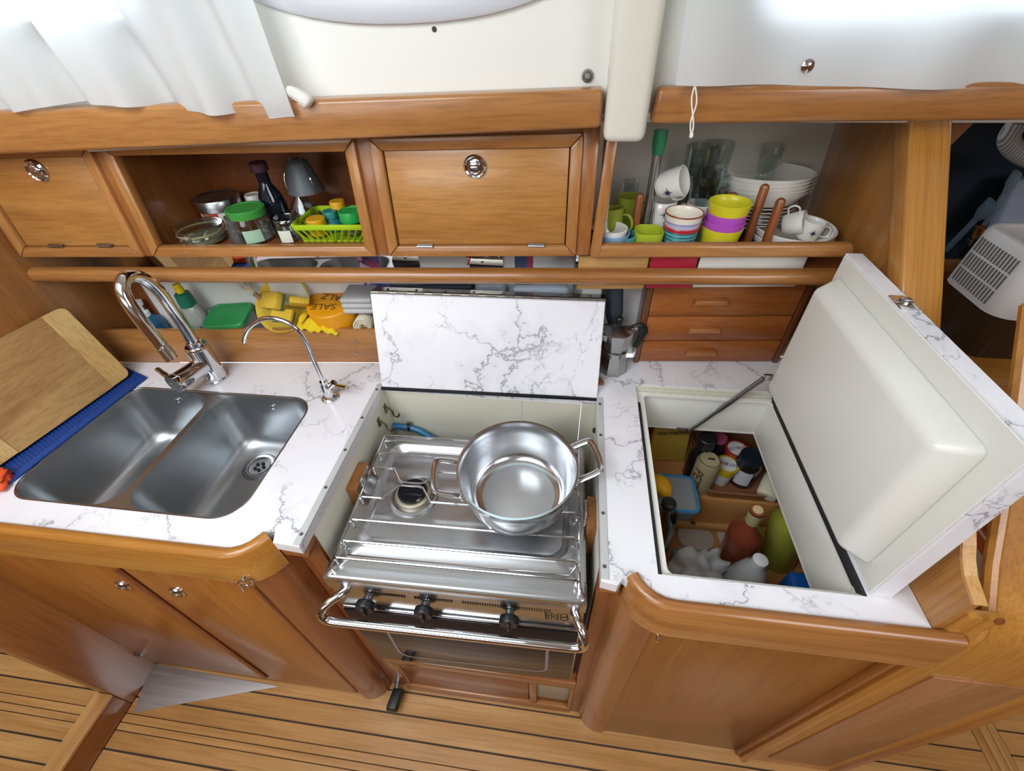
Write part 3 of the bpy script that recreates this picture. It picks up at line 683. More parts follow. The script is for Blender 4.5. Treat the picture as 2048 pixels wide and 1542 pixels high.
for k, (x0, x1) in enumerate(bowls):
    b = B(); lps = []
    for ins, z, rr in ((0,.9165,.05),(.002,.908,.05),(.006,.86,.05),(.011,.80,.05),(.018,.782,.05),(.030,.771,.045),(.050,.767,.035)):
        lps.append([(x,y,z) for x, y in rrect(x0+ins,x1-ins,.351+ins,.655-ins,max(rr-ins*.2,.02),8)])
    loft(b, lps); bmesh.ops.recalc_face_normals(b, faces=b.faces)
    for f in b.faces: f.normal_flip()
    bw = O('bowl', b, SINK, sk, ang=60)
    c = Vector((-.712,.568,.768)) if k else Vector((-.905,.545,.768))
    b = B(); lathe(b, [(.036,0),(.036,.0016),(.032,.0022),(.027,.0010),(.026,-.001)], 28, c); dr = O('drain', b, CHROME, bw)
    b = B(); lathe(b, [(.024,.001),(.018,-.0005),(0,-.001)], 24, c); O('strainer', b, SATIN, dr)
    b = B(); lathe(b, [(.037,.0002),(.0385,.0006),(.0385,0)], 28, c); O('gasket', b, BLACK, dr)
    for i in range(5):
        a = i*2*math.pi/5; b = B(); lathe(b, [(.0042,.0022),(0,.0024)], 10, c+Vector((.010*math.cos(a),.010*math.sin(a),-.0008))); O('strainer_hole', b, DARK, dr)
    q = Vector(((x0+x1)/2+.01,.6495,.893)); b = B(); lathe(b, [(.0055,0),(.0055,.002),(.003,.003),(0,.003)], 12, q, Matrix.Rotation(math.radians(80),3,'X')); O('overflow_screw', b, CHROME, bw)
# ---- main mixer tap
fx, fy = -.838, .706
fa = T('mixer_tap', 'tall chrome swan-neck mixer tap with a side lever behind the sink', 'tap', (fx,fy,.92))
b = B(); lathe(b, [(.0265,.9205),(.0265,.925),(.0245,.927),(.0240,1.012),(.0235,1.020),(.0215,1.0225),(0,1.0225)], 32, (fx,fy,0)); O('body', b, CHROME, fa)
sp = smooth_path([(fx+.003,fy-.002,1.018),(fx+.006,fy-.005,1.10),(fx+.008,fy-.010,1.165),(fx+.007,fy-.026,1.205),(fx+.005,fy-.050,1.219),(fx+.006,fy-.073,1.205),(fx+.014,fy-.085,1.165),(fx+.028,fy-.092,1.10),(fx+.032,fy-.094,1.085)], 8)
b = B(); tube(b, sp, .0122, 16); O('spout', b, CHROME, fa)
b = B(); d = (sp[-1]-sp[-4]).normalized(); tube(b, [sp[-1]-d*.001, sp[-1]+d*.004], .0136, 16); tube(b, [sp[-1]+d*.004, sp[-1]+d*.026], .0132, 16); O('aerator', b, CHROME, fa)
b = B(); lathe(b, [(.0155,0),(.0155,.010),(.013,.012)], 20, (fx+.003,fy-.002,1.0225)); O('collar', b, CHROME, fa)
hd = Vector((-.25,-.97,.03)).normalized()
h0 = Vector((fx,fy-.012,.972)); h1 = h0+hd*.062
b = B(); tube(b, [h0, h1], .0205, 24); O('side_barrel', b, CHROME, fa)
b = B(); tube(b, [h1, h1+hd*.003, h1+hd*.014], [.0205,.0225,.0225], 24); cap = O('lever_cap', b, CHROME, fa)
lp = h1+hd*.008
le = onz(314,738,.985)
b = B(); tube(b, smooth_path([lp, lp.lerp(le,.5)+Vector((0,0,.004)), le],5), [.008]*3+[.0065]*4+[.006]*4, 10, flat=(1.,.6)); O('lever', b, CHROME, cap)
# ---- small filter tap
tx, ty = -.526, .665
ft = T('filter_tap', 'small chrome gooseneck filter tap beside the stove lid', 'tap', (tx,ty,.92))
b = B(); lathe(b, [(.0195,.9205),(.0195,.924),(.015,.928),(.0105,.930),(.0100,.960),(.0085,.963),(.0085,.972),(0,.972)], 24, (tx,ty,0)); O('body', b, CHROME, ft)
sp = smooth_path([(tx,ty,.968),(tx-.001,ty,1.03),(tx-.002,ty,1.085),(tx-.012,ty,1.115),(tx-.036,ty,1.131),(tx-.070,ty,1.132),(tx-.108,ty,1.112),(tx-.132,ty,1.088),(tx-.143,ty,1.071)], 7)
b = B(); tube(b, sp, .0046, 12); O('spout', b, CHROME, ft)
b = B(); tube(b, [(tx,ty,.945),(tx+.022,ty+.004,.966)], .0075, 12); br = O('valve', b, CHROME, ft)
b = B(); tube(b, [(tx+.022,ty+.003,.960),(tx+.052,ty-.004,.962)], .0030, 8, flat=(1.6,.8)); O('lever', b, CHROME, br)
# ---- cooker
SX0, SX1, SY0, SY1, SZ = -.403, .057, .306, .640, .842
st = T('gimballed_cooker', 'stainless steel two burner cooker with oven hanging in the recess', 'cooker', (-.172,.47,.42))
b = B(); box(b, SX0+.008, SX1-.008, SY0+.02, SY1-.005, .425, SZ-.015, .004); O('oven_body', b, STEEL, st)
# hob top: rim, pressed well
b = B(); lps = []
def loopz(x0,x1,y0,y1,r,z): return [(x,y,z) for x,y in rrect(x0,x1,y0,y1,r,6)]
loft(b, [loopz(SX0,SX1,SY0,SY1,.008,SZ-.020), loopz(SX0,SX1,SY0,SY1,.008,SZ-.004), loopz(SX0+.004,SX1-.004,SY0+.004,SY1-.004,.008,SZ), loopz(SX0+.026,SX1-.026,SY0+.062,SY1-.022,.028,SZ), loopz(SX0+.031,SX1-.031,SY0+.067,SY1-.027,.026,SZ+.004), loopz(SX0+.036,SX1-.036,SY0+.072,SY1-.032,.026,SZ+.001), loopz(SX0+.043,SX1-.043,SY0+.080,SY1-.040,.028,SZ-.009)], True)
bmesh.ops.recalc_face_normals(b, faces=b.faces); O('hob_top', b, steel('hob_steel','#c6c8ca',.30,'X',.06), st, ang=40)
# front lip
b = B(); prism(b, [(SY0+.03,SZ),(SY0-.002,SZ-.003),(SY0-.004,SZ-.010),(SY0-.002,SZ-.040),(SY0+.004,SZ-.042),(SY0+.03,SZ-.042)], SX0-.001, SX1+.001, 'X', .001); O('front_lip', b, STEEL, st)
# control panel and oven door
b = B(); hexa(b, [(SX0,.303,.733),(SX1,.303,.733),(SX1,.34,.733),(SX0,.34,.733),(SX0,.309,.800),(SX1,.309,.800),(SX1,.34,.800),(SX0,.34,.800)], .002); cp = O('control_panel', b, STEEL, st)
for i in range(4):
    b = B()
    x0 = -.335+i*.088
    for k in range(16): box(b, x0+k*.0045, x0+k*.0045+.002, .3055, .3090, .784, .796)
    o = O('vent_slots', b, BLACK, cp); o['kind'] = 'stuff'
b = B(); box(b, SX0+.002, SX1-.002, .298, .32, .436, .729, .004); dor = O('oven_door', b, STEEL, st)
b = B(); box(b, SX0+.006, SX1-.006, .2955, .2985, .441, .727, .002); gl = O('door_glass', b, mat('smoked_glass','#232126',.10,spec=.12), dor)
b = B(); lp, li = rrect(-.335,.000,.475,.655,.03,5), rrect(-.329,-.006,.481,.649,.026,5)
R0 = [b.verts.new((x,.2953,z)) for x,z in lp]; R1 = [b.verts.new((x,.2953,z)) for x,z in li]
for i in range(len(R0)): j=(i+1)%len(R0); b.faces.new((R0[i],R0[j],R1[j],R1[i]))
bmesh.ops.recalc_face_normals(b, faces=b.faces); O('window_border', b, mat('border_grey','#77777d',.3), gl)
b = B(); tube(b, [(SX0+.006,.3005,.7315),(SX1-.006,.3005,.7315)], .0022, 6); O('panel_bead', b, CHROME, cp)
for (px,py) in ((717,1196),(830,1196),(1010,1216)):
    P = ony(px,py,.286); kx = P.x; kz = .772
    b = B(); M = Matrix.Rotation(math.radians(90),3,'X')
    lathe(b, [(.0085,0),(.0085,.012),(.007,.013)], 16, (kx,.306,kz), M); kn = O('knob', b, SATIN, st)
    b = B(); lathe(b, [(.0165,.010),(.0175,.012),(.0175,.020),(.016,.024),(0,.024)], 20, (kx,.306,kz), M); kc = O('knob_cap', b, BLACK, kn)
    b = B(); boxc(b, (kx,.280,kz-.001), (.006,.008,.028), .002); O('grip', b, BLACK, kc)
text_mesh('brand_letters', 'ENO', .021, frame((.010,.3035,.768),(1,0,0),(0,.08,1)), BLACK, cp)
# handle rail
hx0, hx1, hz = -.418, .066, .722
pth = smooth_path([(-.370,.306,.800),(-.380,.292,.802),(-.394,.280,.800),(-.405,.270,.791),(-.4085,.264,.778),(-.402,.2615,.767),(-.388,.261,.7625),(-.36,.261,.762),(-.30,.261,.762)],6)+smooth_path([(-.02,.261,.762),(.020,.261,.762),(.040,.261,.7625),(.053,.2615,.767),(.0585,.264,.778),(.056,.270,.791),(.050,.280,.800),(.044,.292,.802),(.038,.308,.800)],6)
b = B(); tube(b, pth, .0080, 14); O('handle_rail', b, CHROME, st)
# pot rails
GR = mat('rail_wire','#c6c7c9',.12,metal=1)
gz = .868
b = B(); rl = B()
tube(rl, smooth_path([(SX0+.018,SY1-.025,gz),(SX0+.016,.55,gz-.002),(SX0+.014,SY0+.02,gz-.004)],3), .0026, 8)
bars = [(.601,0),(.566,0),(.528,1),(.455,-1),(.405,0),(.362,0),(.330,0)]
tr = T  # keep
gt = bpy.data.objects.new('pot_rail', None); COL.objects.link(gt); gt.parent = st; gt.empty_display_size = .02
bpy.data.objects.remove(gt); rl.free()
for i, (yy, bend) in enumerate(bars):
    b = B(); xl, xr = SX0+.019, SX1-.018; z = gz
    if bend:
        pts = [(xl,yy,z-.024),(xl,yy,z-.004),(xl+.004,yy,z)]
        for cx in (-.291,-.072):
            s = -1 if bend > 0 else 1
            pts += [(cx-.052,yy,z),(cx-.048,yy,z),(cx-.026,yy+s*.030,z),(cx-.018,yy+s*.033,z),(cx+.018,yy+s*.033,z),(cx+.026,yy+s*.030,z),(cx+.048,yy,z),(cx+.052,yy,z)]
        pts += [(xr-.004,yy,z),(xr,yy,z-.004),(xr,yy,z-.024)]
    else:
        pts = [(xl,yy,z-.024),(xl,yy,z-.004),(xl+.004,yy,z),(xr-.004,yy,z),(xr,yy,z-.004),(xr,yy,z-.024)]
    tube(b, pts, .0024, 8); O('pot_rail', b, GR, st)
for x in (SX0+.014, SX1-.013):
    b = B(); tube(b, [(x,SY1-.02,SZ+.001),(x,SY1-.02,SZ+.020),(x,SY1-.03,SZ+.022),(x,SY0+.018,SZ+.014),(x,SY0+.012,SZ+.010),(x,SY0+.012,SZ)], .0026, 8); O('side_rail', b, GR, st)
b = B(); tube(b, [(SX0+.014,SY1-.02,SZ+.020),(SX1-.013,SY1-.02,SZ+.020)], .0026, 8); O('back_rail', b, GR, st)
b = B(); tube(b, [(SX0+.019,.362,gz-.012),(SX0+.030,.345,SZ+.006),(SX1-.030,.345,SZ+.006),(SX1-.018,.362,gz-.012)], .0022, 8); O('front_rail', b, GR, st)
for cx in (-.291,-.072):
    c = Vector((cx,.489,SZ-.009))
    b = B(); lathe(b, [(.052,0),(.050,.004),(.044,.005),(.040,.001),(.036,.001)], 36, c); bu = O('burner', b, STEEL, st)
    b = B(); lathe(b, [(.036,.0),(.036,.010),(.033,.013),(.026,.013)], 36, c); O('burner_ring', b, mat('burnt_alloy','#b3a894',.5,metal=.7,bump=.3), bu)
    b = B(); lathe(b, [(.030,.012),(.030,.017),(.027,.020),(0,.021)], 36, c); O('burner_cap', b, mat('black_enamel','#15161a',.18), bu)
st.rotation_euler = (0,0,.018)
# ---- pot
PC = Vector((-.0735,.484,.8715))
pt = T('cooking_pot', 'open stainless steel pot with two loop handles on the cooker', 'pot', PC)
PS = steel('pot_steel','#cbcdd0',.19,'N',.04)
b = B(); lathe(b, [(0,0),(.078,0),(.086,.004),(.094,.016),(.100,.040),(.104,.068),(.107,.090),(.1095,.0925),(.1095,.0940),(.1060,.0940),(.1035,.088),(.1005,.066),(.0965,.040),(.0905,.018),(.084,.008),(.076,.0045),(0,.0045)], 56, (0,0,0)); O('bowl', b, PS, pt, w=False, ang=50)
b = B(); lathe(b, [(.070,.0050),(.069,.0056),(0,.0056)], 48); O('base_disc', b, steel('spun_steel','#d2d4d6',.48,'N',.06), pt, w=False)
for ang in (192, 18):
    a = math.radians(ang); e = Vector((math.cos(a),math.sin(a),0)); t_ = Vector((-math.sin(a),math.cos(a),0))
    zz = Vector((0,0,.078))
    pts = [e*.103+t_*.036+zz*.88, e*.112+t_*.037+zz*.93, e*.140+t_*.036+zz*1.08, e*.147+t_*.028+zz*1.12, e*.149+zz*1.13, e*.147-t_*.028+zz*1.12, e*.140-t_*.036+zz*1.08, e*.112-t_*.037+zz*.93, e*.103-t_*.036+zz*.88]
    b = B(); tube(b, smooth_path(pts,4), .0042, 8, flat=(1.5,.5)); hn = O('handle', b, PS, pt, w=False)
    for s in (-1,1):
        b = B(); c = e*.1015+t_*.034*s+zz*.86; boxc(b, c, (.006,.016,.018), .002, Matrix.Rotation(a,3,'Z')); O('bracket', b, PS, hn, w=False)
# ================================================================== ICEBOX
ib = T('icebox', 'white lined top opening icebox let into the worktop', 'icebox', (.31,.55,.43))
LW = mat('liner_white','#e6e6df',.3)
TAN = mat('icebox_tan','#cf965a',.35)
b = B(); box(b, FRX0-.012, FRX1+.012, FRY1-.004, FRY1+.010, .79, .898, .002); O('back_neck', b, LW, ib)
b = B(); box(b, FRX1-.002, FRX1+.012, FRY0-.010, FRY1+.0, .79, .898, .002); O('hinge_side_neck', b, LW, ib)
b = B(); box(b, FRX0-.012, FRX0+.004, FRY0-.010, FRY1+.0, .84, .898, .002); O('side_neck', b, LW, ib)
b = B(); box(b, FRX0-.012, FRX1+.012, FRY0-.010, FRY0+.004, .84, .898, .002); O('front_neck', b, LW, ib)
# stepped lip with gasket
b = B(); lpo, lpi = [(FRX0,FRY0),(FRX1,FRY0),(FRX1,FRY1),(FRX0,FRY1)], rrect(FRX0+.019,FRX1-.004,FRY0+.010,FRY1-.016,.012,4)
plate(b, lpo, [lpi], .898, .904); O('lip', b, LW, ib)
b = B(); box(b, FRX0+.0005, FRX0+.008, FRY0+.003, FRY1-.05, .902, .912, .002); O('gasket', b, mat('gasket_rubber','#2b2a2b',.8,bump=.5,bscale=200), ib)
for k in range(3):
    b = B(); box(b, FRX0+.008, FRX1, FRY0+.0005+k*.003, FRY0+.0028+k*.003, .902, .917-k*.004, .0005, 1); O('front_seal', b, mat('seal_white','#d9ded6',.4), ib)
    b = B(); box(b, FRX0+.0005, FRX1, FRY1-.004-k*.005, FRY1-.0005-k*.005, .902, .917-k*.004, .0005, 1); O('back_seal', b, mat('seal_cream','#d5d3c2',.4), ib)
b = B(); box(b, FRX1-.004, FRX1+.008, FRY0-.002, FRY1, .900, .9195, .002); O('hinge_gasket', b, mat('gasket_rubber'), ib)
# cavity
CX0, CX1, CY0, CY1, CZ0 = .142, .70, .335, .93, .45
STY, STZ = .700, .60
b = B(); box(b, CX0-.012, CX1+.012, CY0-.01, CY1+.012, CZ0-.012, CZ0); O('bottom', b, TAN, ib)
for (x0,x1,y0,y1) in ((CX0-.012,CX0,CY0-.004,CY1),(CX1,CX1+.012,CY0-.004,CY1),(CX0-.012,CX1+.012,CY1,CY1+.012),(CX0-.012,CX1+.012,CY0-.006,CY0)):
    b = B(); box(b, x0, x1, y0, y1, CZ0, .79); O('liner_wall', b, TAN, ib)
b = B(); plate(b, [(CX0-.012,CY0-.006),(CX1+.012,CY0-.006),(CX1+.012,CY1+.012),(CX0-.012,CY1+.012)], [[(FRX0+.004,FRY0+.004),(FRX1-.002,FRY0+.004),(FRX1-.002,FRY1-.004),(FRX0+.004,FRY1-.004)]], .785, .792); O('liner_top', b, LW, ib)
b = B(); prism(b, [(STY,CZ0),(STY+.012,CZ0+.05),(STY,STZ-.03),(STY+.004,STZ),(CY1,STZ),(CY1,CZ0)], CX0, CX1, 'X', .003); O('step', b, TAN, ib)
b = B(); tube(b, [(CX0,STY-.006,CZ0+.045),(CX1,STY-.006,CZ0+.045)], .010, 8); O('ledge', b, TAN, ib)
for k in range(3):
    b = B(); lathe(b, [(.006,0),(.006,.004),(.003,.007),(0,.007)], 12, (.37+k*.11,STY-.012,CZ0+.062), Matrix.Rotation(math.radians(90),3,'X')); O('screw', b, mat('old_brass'), ib)
# lid, standing open on its hinge
LX0, LX1, LY0, LY1, LZ0, LZ1 = .4665, .494, .334, .778, .9215, 1.245
b = B(); box(b, LX0, LX1, LY0, LY1, LZ0, LZ1, .0015, 1); lid = O('lid', b, marble(), ib)
b = B(); box(b, LX0-.002, LX0+.0005, LY0+.003, LY1-.003, LZ0+.003, LZ1-.003, .001, 1); O('lid_lining', b, LW, lid)
b = B(); hexa(b, [(.422,.384,.962),(LX0-.0015,.362,.946),(LX0-.0015,.760,.946),(.422,.742,.962),(.422,.384,1.196),(LX0-.0015,.362,1.215),(LX0-.0015,.760,1.215),(.422,.742,1.196)], .010, 4); O('plug', b, LW, lid, ang=60)
b = B(); boxc(b, (LX0+.010,(LY0+LY1)/2+.06,LZ1+.0012), (.020,.036,.003), .0008); lt = O('latch_plate', b, CHROME, lid)
b = B(); boxc(b, (LX0+.014,(LY0+LY1)/2+.06,LZ1+.005), (.012,.014,.006), .0015); O('catch', b, CHROME, lt)
# strut
s0, s1 = ony(1378,862,FRY1-.010), Vector(ony(1528,757,.745))
b = B(); tube(b, [s0,s1], .0042, 10); su = O('strut', b, SATIN, ib)
b = B(); tube(b, [s0.lerp(s1,.42),s1], .0056, 10); O('cylinder', b, SATIN, su)
b = B(); boxc(b, s1+Vector((.006,0,.004)), (.018,.007,.014), .0015); O('end_bracket', b, CHROME, su)
b = B(); boxc(b, s0+Vector((-.012,.004,.002)), (.034,.004,.008), .001); O('end_bracket', b, CHROME, su)
# ================================================================== WALL CABINET
def CPt(x, z, d=0.): return Vector((x, yc(x,z)+d, z))
def piece(x0, x1, z0, z1, d0, d1, bev=.003, xs=0.):
    b = B(); hexa(b, [CPt(x0,z0,d0),CPt(x1,z0,d0),CPt(x1,z0,d1),CPt(x0,z0,d1),CPt(x0+xs,z1,d0),CPt(x1+xs,z1,d0),CPt(x1+xs,z1,d1),CPt(x0+xs,z1,d1)], bev); return b
wc = T('wall_cabinet', 'varnished wall cabinet with two drop-down doors and an open shelf between', 'cabinet', (-.53,.85,1.21))
ZB, ZT = 1.225, 1.432
for x0, x1 in ((-1.128,-1.112),(-.850,-.826),(-.374,-.345),(.006,.034)):
    O('stile', piece(x0,x1,ZB,ZT,.002,.018), mahog('Z'), wc)
O('top_rail', piece(-1.128,.034,1.412,ZT+.02,.003,.018), mahog('X'), wc)
O('bottom_rail', piece(-1.128,.034,1.2235,1.234,.003,.018), mahog('X'), wc)
def mould(x0, x1, z0, z1, w=.020, name='moulding', top=True):
    """mitred frame moulding around an opening (outer size)"""
    sides = [((x0,z0),(x1,z0),(x1-w,z0+w),(x0+w,z0+w)),((x1,z0),(x1,z1),(x1-w,z1-w),(x1-w,z0+w)),((x0,z0),(x0+w,z0+w),(x0+w,z1-w),(x0,z1))]
    if top: sides.append(((x0,z1),(x0+w,z1-w),(x1-w,z1-w),(x1,z1)))
    for k, q in enumerate(sides):
        b = B()
        f = [CPt(x,z,-.006) for x,z in q]; r = [CPt(x,z,.012) for x,z in q]
        v = [b.verts.new(p) for p in f]+[b.verts.new(p) for p in r]
        b.faces.new(v[:4]); b.faces.new(v[4:][::-1])
        for i in range(4): b.faces.new((v[i],v[i+4],v[(i+1)%4+4],v[(i+1)%4]))
        bmesh.ops.recalc_face_normals(b, faces=b.faces)
        bmesh.ops.bevel(b, geom=list(b.edges), offset=.0035, segments=2, profile=.5, affect='EDGES', clamp_overlap=True)
        O(name, b, teak('X' if k in (0,3) else 'Z'), wc)
DZ0, DZ1 = 1.246, 1.405
mould(-1.114, -.848, 1.226, 1.425); mould(-.828, -.371, 1.226, 1.425); mould(-.347, .008, 1.226, 1.425)
for x0, x1, lx, hs in ((-1.092,-.870,(75,341),((112,491),(210,490))),(-.3255,-.0135,(950,333),((851,491),(1073,490)))):
    d = O('door', piece(x0,x1,DZ0+.001,DZ1-.001,.001,.014,.0015), wood('door_oak','#a06a32','#bd894a','X'), wc)
    q = onc(*lx, 0.001); latch_disc(d, (q.x,q.y,q.z), .0195)
    for hp in hs:
        q = onc(*hp, -.003); hinge(d, (q.x,q.y,q.z), .030, .007)
# open shelf box
def ybk(x): return yc(x)+.235
def slab(x0,x1,z0,z1,ya,yb_):
    b = B(); hexa(b, [(x0,ya(x0),z0),(x1,ya(x1),z0),(x1,yb_(x1),z0),(x0,yb_(x0),z0),(x0,ya(x0),z1),(x1,ya(x1),z1),(x1,yb_(x1),z1),(x0,yb_(x0),z1)]); return b
fy_ = lambda x: yc(x)+.012
O('shelf_board', slab(-1.128,.036,1.223,1.2295,lambda x: yc(x)+.018,ybk), redwood('X'), wc)
O('shelf_top', slab(-1.128,.034,1.434,1.446,lambda x: yc(x)+.05,ybk), redwood('X'), wc)
O('back_panel', slab(-1.128,.034,1.229,1.434,ybk,lambda x: ybk(x)+.01), redwood('X'), wc)
O('divider', slab(-.846,-.832,1.229,1.434,lambda x: yc(x)+.03,ybk), mahog('Z'), wc)
O('divider', slab(-.368,-.352,1.229,1.434,lambda x: yc(x)+.03,ybk), redwood('Z'), wc)
O('end_panel', slab(.018,.034,1.229,1.434,lambda x: yc(x)+.03,ybk), mahog('Z'), wc)
b = B(); tube(b, [onc(180,304,-.012)+Vector((0,0,.004)), onc(520,286,-.012)+Vector((0,0,.004))], .004, 8, flat=(1.,1.)); lamp = tag(O('strip_light', b, mat('clear_strip','#c9ccc8',.2)), 'slim clear plastic light strip under the wooden beam', 'light')
# rounded rail below the cabinet
xa, xb_ = -1.129, .515
def yrail(x): return .7806+.0625*x+.002
b = B(); sec = [(0,0),(-.006,.003),(-.010,.009),(-.010,.018),(-.006,.0255),(0,.0285),(.012,.0285),(.014,.0)]
A = [b.verts.new((xa,yrail(xa)+u,1.168+v)) for u,v in sec]; C = [b.verts.new((xb_,yrail(xb_)+u,1.164+v)) for u,v in sec]
for i in range(len(sec)): j=(i+1)%len(sec); b.faces.new((A[i],A[j],C[j],C[i]))
b.faces.new(A); b.faces.new(C[::-1]); bmesh.ops.recalc_face_normals(b, faces=b.faces)
tag(recentre(O('fiddle_rail', b, teak('X'), ang=40)), 'long rounded wooden rail running below the wall cabinet', 'rail')
# ================================================================== DISH SHELF
ds = T('dish_shelf', 'varnished crockery shelf with a low front lip and wooden pegs', 'shelf', (.28,.95,1.21))
b = B(); x0, x1 = .034, .505
hexa(b, [CPt(x0,1.222,-.004),CPt(x1,1.222,-.004),CPt(x1,1.222,.014),CPt(x0,1.222,.014),CPt(x0,1.246,-.004),CPt(x1-.012,1.246,-.004),CPt(x1-.012,1.246,.014),CPt(x0,1.246,.014)], .005, 3); O('lip', b, teak('X'), ds)
O('left_moulding', piece(.034,.053,1.226,1.43,-.006,.012,.0035,.012), teak('Z'), ds)
O('shelf_board', slab(.036,.528,1.168,1.184,lambda x: yc(x)+.036,lambda x: 1.055+.06*x), redwood('X'), ds)
SB = 1.1845
def peg(px, py, off):
    P = onc(px,py,off); h = P.z-SB
    b = B(); lathe(b, [(.0082,0),(.0082,h-.006),(.0065,h-.002),(.003,h),(0,h)], 14, (P.x,P.y,SB)); O('peg', b, wood('peg_wood','#7a4020','#9a5a30','Z'), ds)
for a in ((1281,386,.085),(1462,372,.17),(1468,384,.14),(1532,368,.085),(1564,396,.055)): peg(*a)
# ---- vessel builders
def vprof(rt, rb, h, t=.0025, foot=.0, belly=0., n=6):
    out = [(0,0),(rb*.9,0),(rb,.0012)]
    for i in range(1,n+1):
        f = i/n; out.append((rb+(rt-rb)*f+belly*math.sin(math.pi*f)*rb, .0012+(h-.0012)*f))
    inn = []
    for i in range(n,-1,-1):
        f = i/n; inn.append((rb+(rt-rb)*f+belly*math.sin(math.pi*f)*rb-t, max(t,.0012+(h-.0012)*f+(.0 if i==n else 0))))
    return out+[(rt-t*.5,h+t*.3)]+inn+[(0,t)]
def vessel(name, label, cat, P, rt, rb, h, m, t=.0025, belly=0., sq=0., tilt=None, group=None, seg=28):
    b = B(); lathe(b, vprof(rt,rb,h,t,belly=belly), seg, sq=sq); o = O(name, b, m, ang=55)
    o.location = P
    if tilt: o.rotation_euler = tilt
    return tag(o, label, cat, group)
def mug(name, label, P, rt, rb, h, m, ha=0., tilt=None, sq=0., star=False, group=None, rim=None, cat='mug', sf=.52):
    t = T(name, label, cat, P, group, tilt or (0,0,0))
    b = B(); lathe(b, vprof(rt,rb,h,.003,belly=.04), 28, sq=sq); body = O('body', b, m, t, w=False, ang=55)
    e = Vector((math.cos(ha),math.sin(ha),0)); hh_ = min(h,.058)
    b = B(); tube(b, smooth_path([e*(rb*.97)+Vector((0,0,h-hh_*.75)), e*(rt+hh_*.26)+Vector((0,0,h-hh_*.70)), e*(rt+hh_*.34)+Vector((0,0,h-hh_*.42)), e*(rt+hh_*.20)+Vector((0,0,h-hh_*.20)), e*(rt*.96)+Vector((0,0,h-hh_*.20))],4), hh_*.055, 8, flat=(1.3,.8)); O('handle', b, m, t, w=False)
    if rim: b = B(); tube(b, [(rt*math.cos(a)*.985,rt*math.sin(a)*.985,h+.0005) for a in [2*math.pi*i/28 for i in range(28)]], .0013, 6, True); O('rim', b, rim, t, w=False)
    if star is not False:
        a = star; c = Vector((math.cos(a),math.sin(a),0)); s = Vector((-math.sin(a),math.cos(a),0)); b = B(); rr = rb+(rt-rb)*sf+.04*math.sin(math.pi*sf)*rb+.0014
        R_ = min(h,.055)*.24; vs = []
        for i in range(16):
            r_ = R_ if i%4==0 else (R_*.62 if i%4==2 else R_*.26)
            u, v = r_*math.cos(2*math.pi*i/16+math.pi/2), r_*math.sin(2*math.pi*i/16+math.pi/2)
            vs.append(b.verts.new(c*math.sqrt(max(rr*rr-u*u,1e-8))+s*u+Vector((0,0,h*sf+v))))
        cv = b.verts.new(c*(rr+.0004)+Vector((0,0,h*sf)))
        for i in range(16): b.faces.new((cv,vs[i],vs[(i+1)%16]))
        bmesh.ops.recalc_face_normals(b, faces=b.faces); O('compass_star', b, NAVY, t, w=False, smooth=False)
    return t
def sh(px, py, off, w):
    """rim pixel on the dish shelf -> base point, radius, height"""
    P = onc(px,py,off); return Vector((P.x,P.y,SB)), pxm(w,P)/2, P.z-SB
# bowls at the left end
P, r, h = sh(1222,455,.050,64)
tb = P+Vector((.020,.012,h-.052)); P = P+Vector((0,0,h-.052))
vessel('bowl','teal bowl under the blue bowl beside the green mugs','bowl', Vector((tb.x,tb.y,SB)), r*1.05, r*.5, .036+h-.052, mat('teal_glaze','#49a6b0',.2), belly=.25)
vessel('bowl','pale blue bowl holding the white bowl beside the lime cup','bowl', P+Vector((.004,0,.008)), r*1.08, r*.5, .036, mat('blue_glaze','#86abcf',.2), belly=.25)
vessel('bowl','small white bowl nested in the pale blue bowl','bowl', P+Vector((.002,0,.018)), r*.98, r*.5, .034, PORC, belly=.25)
GM = mat('olive_glaze','#8f9a35',.25); LM = mat('lime_glaze','#a9b730',.25)
P, r, h = sh(1258,392,.130,48); mug('mug','olive green mug standing furthest back by the steel tube', P, r, r*.8, h, GM, .2)
P, r, h = sh(1233,420,.085,50); mug('mug','olive green mug in front of the other green mug', P, r, r*.8, h, GM, -.5, (-.14,-.1,0))
P, r, h = sh(1298,460,.062,57); vessel('cup','lime green square-shouldered cup behind the shelf lip','cup', P, r, r*.86, h, LM, sq=.25)
# stacked striped bowls
P, r, h = sh(1369,424,.062,74)
TG = mat('teal_dish','#5fb3b2',.2); RG = mat('red_dish','#bf2f3a',.2); LG = mat('lavender_dish','#b9bcd8',.2)
zt_ = SB+h
levels = ((0,'cream','cream white bowl with a red rim on top of the striped stack'),(-.013,'lavender','lavender bowl under the white bowl of the stack'),(-.0235,'red','red bowl in the middle of the striped bowl stack'),(-.0305,'teal','topmost teal bowl in the stack of striped bowls'),(-.0375,'teal','second teal bowl in the stack of striped bowls'),(-.0445,'teal','third teal bowl in the stack of striped bowls'),(-.052,'teal','lowest teal bowl in the stack of striped bowls'))
for k, (dz, nm, lab) in enumerate(levels):
    m_ = {'teal':TG,'red':RG,'lavender':LG,'cream':mat('cream_glaze','#e9e1d2',.2)}[nm]; hb_k = .034 if k < 6 else max(.034,h-.052); rr = r*(1-.018*k)
    o = vessel('bowl', lab, 'bowl', Vector((P.x,P.y,max(SB,zt_+dz-hb_k))), rr, rr*.84, hb_k, m_, group='stacked striped bowls')
    b = B(); tube(b, [(rr*.985*math.cos(a),rr*.985*math.sin(a),hb_k) for a in [2*math.pi*i/28 for i in range(28)]], .0014, 6, True); O('rim_line', b, {'teal':mat('dark_rim','#2b5a66',.3),'red':RG,'lavender':mat('violet_rim','#8f8fbf',.3),'cream':mat('red_brown_rim','#8f3a25',.3)}[nm], o, w=False)
